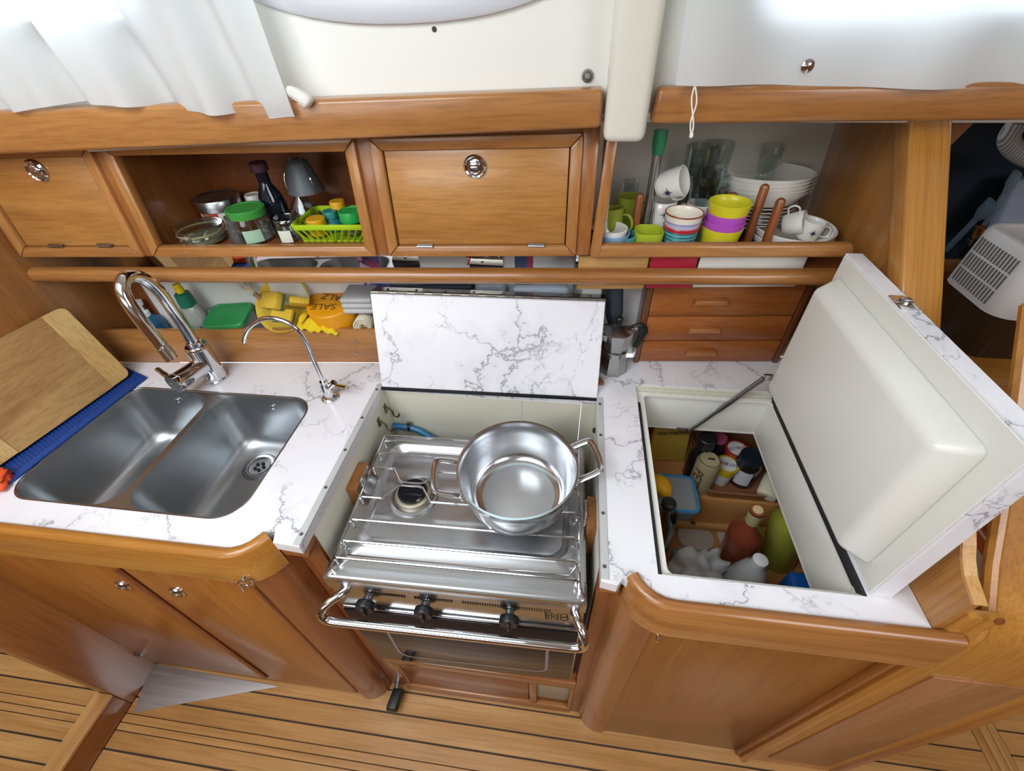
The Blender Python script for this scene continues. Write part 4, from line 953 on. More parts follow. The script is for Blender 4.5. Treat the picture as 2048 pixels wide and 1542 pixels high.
# plastic beakers
P, r, h = sh(1459,404,.060,82)
YP = mat('yellow_plastic','#d2c92a',.3,sub=.2); PP = mat('purple_plastic','#b455bf',.3,sub=.2)
hh = .068
for k, (m_, lab, dz) in enumerate(((YP,'lowest yellow plastic beaker of the nested stack',-.047),(PP,'lower purple plastic beaker of the nested stack',-.033),(PP,'upper purple plastic beaker of the nested stack',-.019),(YP,'topmost yellow plastic beaker of the nested stack',0))):
    vessel('beaker', lab, 'cup', Vector((P.x+.001*k,P.y+.001*k,max(SB,SB+h+dz-hh))), r*(1,.99,.965,1)[k], r*.72, hh, m_, group='nested plastic beakers')
# white bowls with espresso cups
P, r, h = sh(1589,452,.110,152)
for k, lab in enumerate(('lower of two large white bowls beside the pegs','upper large white bowl holding two small cups')):
    vessel('bowl', lab, 'bowl', P+Vector((0,0,k*.014)), r, r*.55, h-.014, PORC, t=.004, belly=.22, group='large white bowls', seg=40)
q = P+Vector((.026,-.006,h-.022)); mug('espresso_cup','white espresso cup standing in the upper white bowl', q, .0235, .018, .036, PORC, -.2, (0,.12,0), star=-1.7, cat='cup')
q = P+Vector((-.016,.012,h-.002)); mug('espresso_cup','white espresso cup lying on its side in the white bowl', q, .0225, .018, .036, PORC, 2.0, (1.2,.3,.9), star=.6, cat='cup')
# plates
P, r, h = sh(1531,342,.205,188); PT = -.08; PN = Vector((0,-math.sin(PT),math.cos(PT))); P = P+Vector((0,0,.010)); h = h-.010
n = 7
for k in range(n):
    b = B(); rr = r*.84; lathe(b, [(0,0),(rr*.62,0),(rr*.66,.003),(rr,.011),(rr,.0125),(rr*.66,.0055),(rr*.6,.0035),(0,.0035)], 44); o = O('dinner_plate', b, PORC, ang=50); o.location = P+PN*(k*.0072); o.rotation_euler = (PT,0,0); tag(o, 'white dinner plate, '+('lowest','second from the bottom','third from the bottom','in the middle','third from the top','second from the top','topmost')[k]+' of the stack under the deep plates', 'plate', 'stacked white dinner plates')
zb = n*.0072+.004
nd = 5; hd = h-zb
for k in range(nd):
    b = B(); hq = hd*.52; lathe(b, [(0,0),(r*.70,0),(r*.78,.004),(r*.96,hq*.8),(r,hq),(r*.975,hq),(r*.94,hq*.8),(r*.76,.008),(r*.68,.005),(0,.005)], 48); o = O('deep_plate', b, PORC, ang=50); o.location = P+PN*(zb+k*(hd*.48/(nd-1))); o.rotation_euler = (PT,0,0); tag(o, 'white deep plate, '+('lowest','second from the bottom','in the middle','second from the top','topmost')[k]+' of the pile above the dinner plates', 'plate', 'piled white deep plates')
PTOP = (P+PN*(zb+hd*.48)).z+.006
# star mugs, glass and steel tube
P, r, h = sh(1338,362,.105,52)
mug('star_mug','white mug with a navy compass star lying on its side on another mug', onc(1318,372,.105), .027, .022, .048, PORC, .5, (.25,1.20,-.25), star=-1.25)
P, r, h = sh(1328,395,.130,60); mug('star_mug','white mug with a navy compass star under the tipped mug', P, .027, .033, h*.95, PORC, 2.6, star=-1.45, sf=.80)
P, r, h = sh(1402,406,.12,52); mug('mug','plain white mug behind the striped bowls', P, r, r*.8, h, PORC, 2.4)
for k in range(2):
    P, r, h = sh(1417,346+k*22,.165,82); vessel('glass_bowl','%s clear glass bowl of the pair behind the striped bowls' % ('upper','lower')[k], 'bowl', P+Vector((0,0,(h*.38 if k==0 else 0))), r, r*.7, h*(.62 if k==0 else 1.), GLASS, t=.003, belly=.1)
for (px,py,w,off,lab) in ((1408,292,66,.225,'tall clear tumbler with a navy star behind the glass bowls'),(1440,285,60,.245,'tall clear tumbler leaning beside the starred tumbler'),(1548,290,46,.215,'clear tumbler standing in the topmost deep plate'),(1262,362,34,.20,'small clear glass behind the olive green mugs')):
    P, r, h = sh(px,py,off,w)
    if px == 1548: P.z = PTOP; h = max(.05, SB+h-PTOP)
    vessel('tumbler', lab, 'glass', P, r, r*.82, h, GLASS, t=.0022)
a0, a1 = onc(1321,272,.092), onc(1292,450,.092)
dv = (a0-a1).normalized()
t_ = T('steel_tube','steel tube with a green grip standing among the mugs','tube', a1)
b = B(); tube(b, [Vector((a1.x,a1.y+.004,SB)), a0], .0085, 14); O('tube', b, SATIN, t_)
b = B(); tube(b, [a0-dv*.030, a0-dv*.012, a0+dv*.010], [.0095,.0125,.0120], 14); O('grip', b, mat('green_grip','#2f8a5e',.4), t_)
# ================================================================== LEFT OPEN SHELF
def lh(px, py, off, w):
    P = onc(px,py,off); return Vector((P.x,P.y,1.2295)), pxm(w,P)/2, P.z-1.2295
TH = thin_glass('lid_glass','#dfe8e4',.14,.6)
def jar(name, label, P, r, h, lidm, lidh=.014, neck=.88, fill=None, glass=GLASS, lab=None, lidr=None):
    t = T(name, label, 'jar', P)
    b = B(); hb = h-lidh; lathe(b, [(0,0),(r*.92,0),(r,.004),(r,hb*.78),(r*neck,hb*.94),(r*neck,hb),(r*neck-.002,hb),(r*neck-.002,hb*.94),(r-.0025,hb*.77),(r-.0025,.006),(0,.004)], 28); O('glass', b, glass, t, w=False, ang=50)
    lr = lidr or r*neck*1.06
    b = B(); lathe(b, [(lr,hb-.002),(lr,h-.002),(lr*.95,h),(lr*.8,h),(lr*.78,h-.001),(0,h-.001)], 32); O('lid', b, lidm, t, w=False)
    if fill: b = B(); lathe(b, [(0,.005),(r*.93,.005),(r*.93,hb*.55),(0,hb*.55)], 24); O('contents', b, fill, t, w=False)
    if lab:
        m_, a0_, a1_, z0_, z1_ = lab; b = B(); n_ = 8; rr = r+.0006; A = []; C = []
        for i in range(n_+1):
            a = a0_+(a1_-a0_)*i/n_; A.append(b.verts.new((rr*math.cos(a),rr*math.sin(a),z0_*h))); C.append(b.verts.new((rr*math.cos(a),rr*math.sin(a),z1_*h)))
        for i in range(n_): b.faces.new((A[i],A[i+1],C[i+1],C[i]))
        O('paper_label', b, m_, t, w=False)
    return t
P, r, h = lh(396,450,.058,92)
cj = jar('clip_top_jar','low clear clip-top jar with wire bail at the shelf corner', P, r*.92, h, TH, .010, .92, mat('dark_beans','#8f8a70',.6,bump=.6), lidr=r)
b = B(); tube(b, [(r*.93*math.cos(a),r*.93*math.sin(a),h-.011) for a in [2*math.pi*i/28 for i in range(28)]], .0022, 8, True); O('rubber_seal', b, mat('seal_ring','#d8c69a',.5), cj, w=False)
b = B(); tube(b, [(-.010,-r*.98,h-.022),(-.010,-r*1.02,h-.006),(.012,-r*1.02,h-.006),(.012,-r*.98,h-.022),(-.010,-r*.98,h-.022)], .0013, 6); O('wire_clip', b, CHROME, cj, w=False)
P, r, h = lh(431,392,.150,84)
tn = T('tin_canister','tall tin with a silver lid and red and white print','canister', P)
b = B(); lathe(b, [(0,0),(r*.93,0),(r*.93,h-.020),(0,h-.020)], 30); O('body', b, stripes('tin_print',[(0,'#a8382c'),(.35,'#d9d4c8'),(.6,'#9b5a44')],'X',.05,.4), tn, w=False)
b = B(); lathe(b, [(r,h-.022),(r,h-.002),(r*.97,h),(r*.93,h-.002),(0,h-.002)], 36); O('lid', b, SATIN, tn, w=False)
P, r, h = lh(488,414,.065,72)
jar('glass_jar','clear glass jar with a mid green lid and a paper label', P, r*1.08, h, mat('green_lid','#3e8f3e',.35), .013, .90, lab=(mat('green_label','#9fc4a8',.6),-1.5,-.6,.10,.48))
P, r, h = lh(457,432,.040,20)
b = B(); lathe(b, [(0,0),(r*1.5,0),(r*1.6,.004),(r*1.3,h*.5),(r*.8,h*.85),(r,h*.93),(r,h),(r*.7,h),(0,h-.004)], 16); o = O('glass_bottle', b, mat('textured_glass','#cfd6d6',.12,trans=.9,bump=1.,bscale=220), ang=60); o.location = P; tag(o,'small textured clear glass bottle in front of the green-lidded jar','bottle')
P, r, h = lh(514,325,.120,34)
so = T('sauce_bottle','dark soy sauce bottle with a brown cap','bottle', P)
b = B(); R_ = r*1.55; lathe(b, [(0,0),(R_,0),(R_,h*.38),(R_*.86,h*.52),(R_*.45,h*.70),(r*.72,h*.80),(r*.72,h*.90),(0,h*.90)], 24); O('body', b, mat('soy_glass','#0e1826',.08,spec=.8), so, w=False, ang=60)
b = B(); lathe(b, [(r*.95,h*.88),(r,h*.885),(r,h),(r*.9,h+.001),(0,h+.001)], 24); O('cap', b, mat('brown_cap','#4a2f38',.4), so, w=False)
# hanging bell lantern and glass below
q = onc(590,312,.130)
ln = T('bell_lantern','small grey metal bell lantern hanging at the back of the open shelf','lantern', q-Vector((0,0,.06)))
b = B(); lathe(b, [(.004,-.004),(.016,-.008),(.021,-.013),(.036,-.062),(.037,-.066),(.034,-.066),(.018,-.015),(0,-.011)], 24, q); O('shade', b, mat('grey_metal','#5c6468',.5,metal=.3), ln)
b = B(); lathe(b, [(.0335,-.064),(.012,-.066),(0,-.066)], 20, q); O('bulb', b, mat('frosted','#cfcabb',.4), ln)
b = B(); tube(b, smooth_path([q+Vector((-.040,-.004,-.072)),q+Vector((-.034,-.008,-.036)),q+Vector((-.012,-.004,-.004)),q+Vector((0,0,.012)),q+Vector((.012,-.004,-.004)),q+Vector((.030,-.022,-.036)),q+Vector((.034,-.024,-.068))],5), .0012, 6); O('wire_bail', b, CHROME, ln)
b = B(); tube(b, [q+Vector((0,0,.012)), q+Vector((0,.03,.05))], .0012, 6); O('hanger', b, CHROME, ln)
P, r, h = lh(598,385,.140,44); b = B(); lathe(b, [(0,0),(r*1.5,0),(r*1.6,h*.3),(r*1.2,h*.6),(r*.55,h*.9),(r*.5,h),(r*.4,h),(r*.45,h*.9),(r*1.1,h*.6),(r*1.5,h*.3),(0,.004)], 24); o = O('glass_bottle', b, GLASS, ang=60); o.location = P; tag(o,'empty clear glass bottle standing under the bell lantern','bottle')
P, r, h = lh(570,434,.070,52); jar('glass_jar','small clear jar with a white label beside the lime basket', P, r*1.05, h, TH, .010, .85, lab=(PAPER,-1.9,-1.0,.05,.6))
P, r, h = lh(504,388,.190,34); jar('glass_jar','white-lidded jar at the back behind the sauce bottle', P, r, h, PORC, .016, .9)
# lime basket
q0, q1 = onc(582,456,.045), onc(742,458,.045); bx0, bx1 = q0.x, q1.x; by0 = q0.y; bz = q0.z
LB = mat('lime_plastic','#a6c51e',.35)
bk = T('plastic_basket','lime green slotted plastic basket full of spice jars','basket', ((bx0+bx1)/2,by0+.05,1.2295))
dy = .105; k_ = KC
def bp(x, f, z, ins=0.): return Vector((x, by0+k_*(x-bx0)+f*dy, z))
b = B(); hexa(b, [bp(bx0+.012,.06,1.230),bp(bx1-.012,.06,1.230),bp(bx1-.012,.94,1.230),bp(bx0+.012,.94,1.230),bp(bx0+.012,.06,1.233),bp(bx1-.012,.06,1.233),bp(bx1-.012,.94,1.233),bp(bx0+.012,.94,1.233)]); O('bottom', b, LB, bk)
lp = [bp(bx0,0,bz),bp(bx1,0,bz),bp(bx1,1,bz),bp(bx0,1,bz)]
b = B(); path = []
for i in range(4): path += [lp[i].lerp(lp[(i+1)%4],.06), lp[i].lerp(lp[(i+1)%4],.5), lp[i].lerp(lp[(i+1)%4],.94)]
tube(b, path, .0045, 8, True, flat=(.7,1.3)); O('rim', b, LB, bk)
for side in (0,2):
    A, C = lp[side], lp[(side+1)%4]; A2, C2 = (bp(bx0+.012,.06,1.232),bp(bx1-.012,.06,1.232)) if side == 0 else (bp(bx1-.012,.94,1.232),bp(bx0+.012,.94,1.232))
    for i in range(11):
        f0 = (i+.2)/11; f1 = f0 + (.07 if i < 5 else -.07 if i > 5 else 0)
        b = B(); tube(b, [A.lerp(C,f0), A2.lerp(C2,min(max(f1,.02),.98))], .0026, 6, flat=(1.3,.6)); O('slat', b, LB, bk)
for side in (1,3):
    A, C = lp[side], lp[(side+1)%4]
    for i in range(6):
        f0 = (i+.3)/6; p0 = A.lerp(C,f0); p1 = Vector((p0.x+(.012 if side==3 else -.012),p0.y,1.232)); b = B(); tube(b, [p0,p1], .0026, 6, flat=(1.3,.6)); O('slat', b, LB, bk)
def bottle(name, label, P, r, h, bodym, capm, caph=.02, capr=None, neck=.6, tilt=None, cat='bottle', group=None):
    t = T(name, label, cat, P, group, tilt or (0,0,0)); cr = capr or r*neck*1.15; hb = h-caph
    b = B(); lathe(b, [(0,0),(r*.94,0),(r,.004),(r,hb*.68),(r*.9,hb*.78),(r*neck,hb*.92),(r*neck,hb),(0,hb)], 24); O('body', b, bodym, t, w=False, ang=60)
    b = B(); lathe(b, [(cr,hb-.001),(cr,h-.002),(cr*.92,h),(0,h)], 20); O('cap', b, capm, t, w=False); return t
YC = mat('mustard_cap','#d9a21f',.4)
z0 = 1.2335
P, r, h = lh(631,440,.075,38); P.z = z0; bottle('spice_jar','spice jar with a wide mustard yellow cap in the lime basket', P, r*1.0, h, mat('spice_brown','#6b4a2a',.5), YC, .030, r*1.0)
P, r, h = lh(660,425,.105,34); P.z = z0; bottle('spice_jar','teal plastic spice bottle in the lime basket', P, r*1.25, h, mat('teal_plastic','#1f6a6c',.4), mat('teal_cap','#2a7f78',.4), .012)
P, r, h = lh(674,405,.125,30); P.z = z0; bottle('spice_jar','spice jar with a narrow yellow cap at the back of the lime basket', P, r*1.2, h, mat('spice_pale','#8f8a80',.4), YC, .022, r)
P, r, h = lh(700,424,.085,50); P.z = z0; jar('spice_jar','clear spice jar with a bright green lid in the lime basket', P, r*.95, h, mat('bright_green','#2aa14a',.35), .018, .92, mat('spice_grey','#7d7a72',.7))
P, r, h = lh(614,452,.095,30); P.z = z0; jar('spice_jar','small glass spice jar with a grey lid in the lime basket', P, r, h, SATIN, .012, .9, mat('spice_brown'))
# ---- curtains
def curtain(name, label, x0f, x1f, z0f, z1, folds, amp, m, nx=90, nz=26, seed=0, d0=-.03):
    rnd = random.Random(seed); ph = [rnd.uniform(0,6.28) for _ in range(6)]
    b = B(); g = []
    for j in range(nz+1):
        v = j/nz; row = []
        for i in range(nx+1):
            u = i/nx; x = x0f(v)*(1-u)+x1f(v)*u; zb = z0f(u); z = zb+(z1-zb)*v
            w_ = math.sin(u*folds*6.28+ph[0]+v*2.4)+.45*math.sin(u*folds*13.1+ph[1]+v*1.3)+.3*math.sin(u*folds*4.1+ph[2]-v*3)
            d = d0 - amp*(.25+.75*(1-v)**.6)*(.5+.5*w_) - .018*(1-v)
            row.append(b.verts.new(CS(x,z,d)))
        g.append(row)
    for j in range(nz):
        for i in range(nx): b.faces.new((g[j][i],g[j][i+1],g[j+1][i+1],g[j+1][i]))
    bmesh.ops.recalc_face_normals(b, faces=b.faces)
    return O(name, b, m, None, ang=0)
cm = bpy.data.materials.new('white_curtain_cotton'); cm.use_nodes = True; nt = cm.node_tree
pr_ = nt.nodes['Principled BSDF']; pr_.inputs['Base Color'].default_value = lin('#e6e8e8'); pr_.inputs['Roughness'].default_value = .85
trn = nt.nodes.new('ShaderNodeBsdfTranslucent'); trn.inputs['Color'].default_value = lin('#eef1f2')
mxs = nt.nodes.new('ShaderNodeMixShader'); mxs.inputs[0].default_value = .45
nt.links.new(pr_.outputs[0], mxs.inputs[1]); nt.links.new(trn.outputs[0], mxs.inputs[2]); nt.links.new(mxs.outputs[0], nt.nodes['Material Output'].inputs['Surface'])
wv = nt.nodes.new('ShaderNodeTexWave'); wv.inputs['Scale'].default_value = 260; tcw = nt.nodes.new('ShaderNodeTexCoord'); nt.links.new(tcw.outputs['Object'], wv.inputs['Vector'])
bw_ = nt.nodes.new('ShaderNodeBump'); bw_.inputs['Strength'].default_value = .12; bw_.inputs['Distance'].default_value = .001; nt.links.new(wv.outputs['Fac'], bw_.inputs['Height']); nt.links.new(bw_.outputs['Normal'], pr_.inputs['Normal'])
q = CS(0,0).y
lc = T('curtain','white cotton curtain with loose diagonal folds above the long beam','curtain', CS(-.80,1.49,-.04))
c1 = curtain('cloth','', lambda v: -1.125-.10*v, lambda v: -.425-.035*v, lambda u: 1.482-.009*math.sin(u*9)-(.010 if u > .9 else 0)+(.006 if u<.2 else 0), 1.83, 5.0, .034, cm, seed=3, d0=-.006)
c1.parent = lc; c1.data.transform(Matrix.Translation(-lc.location))
b = B(); q0 = CS(-.430,1.500,-.040); tube(b, smooth_path([q0, q0+Vector((.012,-.004,-.004)), q0+Vector((.026,-.006,-.012)), q0+Vector((.032,-.006,-.018))],4), [.006,.007,.008,.008,.009,.009,.009,.010,.010,.010,.010,.009,.006], 10); O('corner_tie', b, mat('tie_cloth','#d9d7cf',.9), lc)
rc_ = T('curtain','white cotton curtain with press studs above the short beam','curtain', CS(.5,1.49,-.04))
c2 = curtain('cloth','', lambda v: .128-.01*v, lambda v: 1.35, lambda u: 1.494-.022*min(u*2.2,1), 1.84, 4.0, .020, cm, seed=8, d0=-.012)
c2.parent = rc_; c2.data.transform(Matrix.Translation(-rc_.location))
for (px,py,r_) in ((1617,133,.0085),(1367,144,.0055)):
    P = CS(ony(px,py,.775).x, ony(px,py,.775).z, -.032); b = B(); lathe(b, [(r_,0),(r_*.95,.003),(r_*.5,.005),(0,.0055)], 18, P, Matrix.Rotation(math.radians(90),3,'X')); O('press_stud', b, CHROME, rc_)
q0, q1 = ony(1390,168,.752), ony(1382,274,.735)
b = B(); tube(b, smooth_path([q0, q0.lerp(q1,.35)+Vector((.004,0,0)), q0.lerp(q1,.7)+Vector((-.002,0,0)), q1],5), .0011, 6); tube(b, smooth_path([q0, q0.lerp(q1,.3)+Vector((-.003,0,0)), q0.lerp(q1,.75)+Vector((.002,0,0)), q1],5), .0011, 6); cd = O('pull_cord', b, mat('cord_white','#e4e2da',.8), rc_)
b = B(); lathe(b, [(0,-.003),(.0028,0),(.0028,.004),(0,.007)], 10, q1); O('knot', b, mat('cord_white'), cd)
# ================================================================== LEFT END OF THE WORKTOP
BLUE = mat('blue_silicone','#1c3f86',.5)
dm = T('drying_mat','ribbed blue silicone drying mat under the cutting board','mat', (-1.085,.55,.9205))
q0, q1, q2, q3 = Vector((-1.128,.395,0)), Vector((-1.048,.372,0)), Vector((-1.012,.690,0)), Vector((-1.10,.722,0))
b = B(); hexa(b, [v+Vector((0,0,.9205)) for v in (q0,q1,q2,q3)]+[v+Vector((0,0,.9265)) for v in (q0,q1,q2,q3)], .002); O('base', b, BLUE, dm)
n = 44
for i in range(n):
    f = (i+.5)/n; a = q0.lerp(q3,f); c = q1.lerp(q2,f); e = a.lerp(c,.80)
    b = B(); tube(b, [a.lerp(c,.1)+Vector((0,0,.927)), e+Vector((0,0,.927))], .0018, 6); O('rib', b, BLUE, dm)
A_, B_ = Vector((-1.062,.690,.9295)), Vector((-1.112,.400,.9295))
up_ = Vector((-.050,.012,.182)); th = Vector((.016,-.003,.006))
up_.normalize(); U_ = (A_-B_).normalized(); N_ = U_.cross(up_).normalized()
if N_.x < 0: N_ = -N_
Hb = .190; Lb = .30
cb = T('cutting_board','worn wooden cutting board with pale end strips leaning on the bulkhead','cutting board', A_.lerp(B_,.5))
def cbp(u, v, n): return A_ - U_*u + up_*v + N_*n
def board_piece(u0, u1, m, r0, r1):
    """u range with rounded corners where r > 0"""
    pts = []
    def arc(cu, cv, r, a0, a1): return [(cu+r*math.cos(math.radians(a0+(a1-a0)*k/5)), cv+r*math.sin(math.radians(a0+(a1-a0)*k/5))) for k in range(6)]
    pts += arc(u0+r0,r0,r0,180,270) if r0 else [(u0,0)]
    pts += arc(u1-r1,r1,r1,270,360) if r1 else [(u1,0)]
    pts += arc(u1-r1,Hb-r1,r1,0,90) if r1 else [(u1,Hb)]
    pts += arc(u0+r0,Hb-r0,r0,90,180) if r0 else [(u0,Hb)]
    b = B(); F = [b.verts.new(cbp(u,v,.018)) for u,v in pts]; K = [b.verts.new(cbp(u,v,0)) for u,v in pts]
    b.faces.new(F); b.faces.new(K[::-1]); k = len(pts)
    for i in range(k): b.faces.new((F[i],K[i],K[(i+1)%k],F[(i+1)%k]))
    bmesh.ops.recalc_face_normals(b, faces=b.faces)
    bmesh.ops.bevel(b, geom=[e for e in b.edges if len(e.link_faces)==2 and (len(e.link_faces[0].verts)>4 or len(e.link_faces[1].verts)>4)], offset=.0015, segments=1, affect='EDGES', clamp_overlap=True)
    return b
O('end_strip', board_piece(0,.048,None,.014,0), wood('pale_beech','#c39a5c','#d9b87c','Z',rough=.55,coat=0), cb)
O('middle', board_piece(.048,.252,None,0,0), wood('worn_board','#9a7040','#c09a62','Y',rough=.6,coat=0), cb)
O('end_strip', board_piece(.252,.30,None,0,.014), wood('pale_beech','#c39a5c','#d9b87c','Z',rough=.55,coat=0), cb)
# crumpled orange cloth
def blob(name, c, s, seed, m, sub=3, amp=.35):
    b = B(); bmesh.ops.create_icosphere(b, subdivisions=sub, radius=1.)
    from mathutils import noise as nz_
    for v in b.verts:
        d = 1+amp*nz_.noise(v.co*2.2+Vector((seed,0,0)))+amp*.6*abs(nz_.noise(v.co*5+Vector((0,seed,0))))
        v.co = Vector((v.co.x*s[0]*d, v.co.y*s[1]*d, max(v.co.z,-.55)*s[2]*d))
    zmin = min(v.co.z for v in b.verts)
    for v in b.verts: v.co.z -= zmin
    o = O(name, b, m, ang=0); o.location = c; return o
tag(blob('crumpled_cloth', Vector((-1.082,.368,.921)), (.036,.026,.016), 2., mat('orange_cloth','#e0562a',.8,bump=.4,bscale=150), 4, .5), 'crumpled orange cloth at the front corner of the sink', 'cloth')
# ================================================================== RECESS BEHIND THE LOW BOARD
RS = .9405
def rb(px, py, off, w):
    P = onb(px,py,off); return Vector((P.x,P.y,RS)), pxm(w,P)/2, P.z-RS
P, r, h = rb(272,603,.065,20)
sd = T('soap_dispenser','blue liquid soap dispenser with a white pump','dispenser', P)
b = B(); R_ = .030; lathe(b, [(0,0),(R_*.9,0),(R_,.006),(R_,h*.46),(R_*.85,h*.58),(R_*.45,h*.66),(0,h*.66)], 24); O('bottle', b, mat('blue_soap','#2f6a92',.15,trans=.4), sd, w=False, ang=60)
b = B(); lathe(b, [(.012,h*.65),(.012,h*.76),(.006,h*.78),(.006,h*.90),(.011,h*.91),(.012,h),(0,h)], 18); tube(b, [(0,0,h*.95),(-.026,-.010,h*.93)], .004, 8); O('pump', b, mat('pump_white','#dfe6e8',.3), sd, w=False)
P, r, h = rb(352,568,.050,18)
db = T('dish_soap_bottle','clear dish soap bottle with a green cap and yellow tip','bottle', P)
R_ = .031; b = B(); lathe(b, [(0,0),(R_*.95,0),(R_,.005),(R_*.96,h*.45),(R_*.80,h*.62),(R_*.5,h*.70),(0,h*.70)], 24, sx=1.1, sy=.7); O('body', b, mat('soap_plastic','#c6cdc6',.2,trans=.55), db, w=False, ang=60)
b = B(); lathe(b, [(.0185,h*.68),(.0185,h*.76),(.0165,h*.86),(.010,h*.88)], 20); O('cap', b, mat('dark_green_cap','#176a55',.4), db, w=False)
b = B(); lathe(b, [(.009,h*.87),(.009,h*.95),(.006,h*.96),(.008,h*.97),(.008,h),(0,h)], 16); O('tip', b, mat('yellow_tip','#e2c81a',.4), db, w=False)
b = B(); box(b, -.020,.020,-.0245,-.0235,h*.12,h*.42); O('label', b, mat('soap_label','#86a08a',.5), db, w=False)
# coiled green and white rope
P, r, h = rb(412,622,.065,60)
b = B(); pts = []
for i in range(60):
    a = i/60*2*math.pi*2.6; pts.append(Vector((P.x-.012+.030*math.cos(a),P.y+.010+.012*math.sin(a*.9),RS+.038+.031*math.sin(a)+i*.0003)))
tube(b, pts, .0058, 8); rp = O('rope_coil', b, stripes('rope_weave',[(0,'#d6ded4'),(.5,'#4f7f63')],'X',.009,.8)); tag(recentre(rp),'coil of green and white braided rope beside the dish soap','rope')
rp.location.z -= .0
# container with green lid
q = onb(465,618,.064); fc = T('food_container','clear plastic food box with a green lid','food box', Vector((q.x,q.y,RS)))
zl = q.z-RS; cw = .105
def rrz(x,y,r,z,n=4): return [(a,c,z) for a,c in rrect(-x/2,x/2,-y/2,y/2,r,n)]
b = B(); loft(b, [rrz(cw*.80,.060,.012,0),rrz(cw*.92,.072,.014,zl-.008)], False, True); O('box', b, mat('cloudy_plastic','#d3dcd6',.25,trans=.5), fc, w=False)
b = B(); loft(b, [rrz(cw,.080,.016,zl-.010),rrz(cw,.080,.016,zl-.002),rrz(cw*.97,.076,.014,zl),rrz(cw*.90,.068,.012,zl),rrz(cw*.88,.066,.012,zl-.002)], True); ld_ = O('lid', b, mat('green_box_lid','#2f9150',.35), fc, w=False)
fc.rotation_euler = (.20,-.05,.10)
# yellow bowl tipped towards the room, with sponges and brush
q = onb(566,608,.045); tilt = Matrix.Rotation(math.radians(44),3,'X')
YB_ = mat('yellow_bowl','#e3c24a',.35)
R_ = pxm(112,q)/2
bo = T('washing_up_bowl','pale yellow plastic bowl tipped towards the sink','bowl', q-tilt@Vector((0,0,.050)), None, (math.radians(44),0,0))
b = B(); lathe(b, [(0,0),(R_*.62,0),(R_*.70,.004),(R_*.92,.038),(R_,.050),(R_*1.04,.052),(R_*1.03,.049),(R_*.98,.047),(R_*.90,.037),(R_*.67,.007),(0,.004)], 40); O('bowl', b, YB_, bo, w=False, ang=60)
def sponge(px, py, off, s, rot, lab):
    c = onb(px,py,off); t = T('sponge', lab, 'sponge', c, None, rot)
    b = B(); boxc(b, (0,0,.004), (s[0],s[1],s[2]), .004); O('foam', b, mat('sponge_yellow','#d9b43a',.9,bump=.8,bscale=260), t, w=False)
    b = B(); boxc(b, (0,0,-s[2]/2+.002), (s[0]*.99,s[1]*.99,.006), .002); O('scourer', b, mat('scour_green','#3d6b4a',.95,bump=.8,bscale=300), t, w=False)
sponge(598,605,.040,(.042,.016,.060),(.9,.35,.5),'yellow sponge standing upright in the yellow bowl')
sponge(546,602,.034,(.060,.040,.018),(.8,-.2,-.35),'old tan sponge lying flat in the yellow bowl')
sponge(566,632,.018,(.050,.030,.014),(.5,.1,.1),'small yellow sponge at the lower edge of the yellow bowl')
a0, a1 = onb(545,615,.030), onb(494,576,.060)
br_ = T('dish_brush','wooden dish brush with splayed white bristles','brush', a0)
b = B(); tube(b, [a0, a0.lerp(a1,.7)], [.0045,.0060], 8); O('handle', b, wood('brush_wood','#8a7350','#a98f66','X',rough=.7,coat=0), br_)
b = B(); dd = (a1-a0).normalized()
rn = random.Random(4)
for i in range(40):
    s0 = a0.lerp(a1,.68+.08*rn.random()); e = s0+dd*(.028+.016*rn.random())+Vector((rn.uniform(-.014,.014),rn.uniform(-.008,.008),rn.uniform(-.009,.009))); tube(b, [s0,e], .0011, 4)
o = O('bristles', b, mat('bristle','#c9bfa8',.8), br_); o['kind'] = 'stuff'
# yellow cloth over the board
b = B(); g = []; ca, cb2 = onb(585,640,-.003), onb(672,655,-.003)
for j in range(9):
    row = []
    for i in range(19):
        u, v = i/18, j/8; x = ca.x+(cb2.x-ca.x)*u; off = .050-.058*v
        z = 1.024+.018*math.sin(v*3.0)*(1-abs(u-.4))+.010*math.sin(u*14+v*5)*(1-v*.7)+.004*math.sin(u*31) - .012*u
        row.append(b.verts.new((x, yb(x)+off, z)))
    g.append(row)
for j in range(8):
    for i in range(18): b.faces.new((g[j][i],g[j][i+1],g[j+1][i+1],g[j+1][i]))
o = O('cleaning_cloth', b, mat('yellow_cloth','#e0c31c',.85,bump=.3,bscale=200), ang=0); sm = o.modifiers.new('t','SOLIDIFY'); sm.thickness = .0016; tag(recentre(o),'bright yellow cleaning cloth hanging over the low board','cloth')
# salt tub
P, r, h = rb(668,594,.074,96)
tb_ = T('salt_tub','orange plastic tub hand-lettered for salt','tub', P, None, (math.radians(10),0,0))
h = h+.004
b = B(); lathe(b, [(0,0),(r*.86,0),(r*.93,.006),(r,h*.5),(r*.99,h-.006),(r*.95,h-.001),(r*.9,h),(0,h)], 40); O('tub', b, mat('orange_plastic','#dd9716',.3,sub=.1), tb_, w=False, ang=50)
INK = mat('marker_ink','#6b4a18',.6)
text_mesh('lettering','SALE', r*.50, Matrix.Translation((-r*.12,-r*.34,h+.0006))@Matrix.Rotation(math.pi+.06,4,'Z'), INK, tb_, w=False)
text_mesh('lettering','SALZ', r*.50, Matrix.Translation((r*.10,r*.24,h+.0006))@Matrix.Rotation(math.pi-.10,4,'Z'), INK, tb_, w=False)
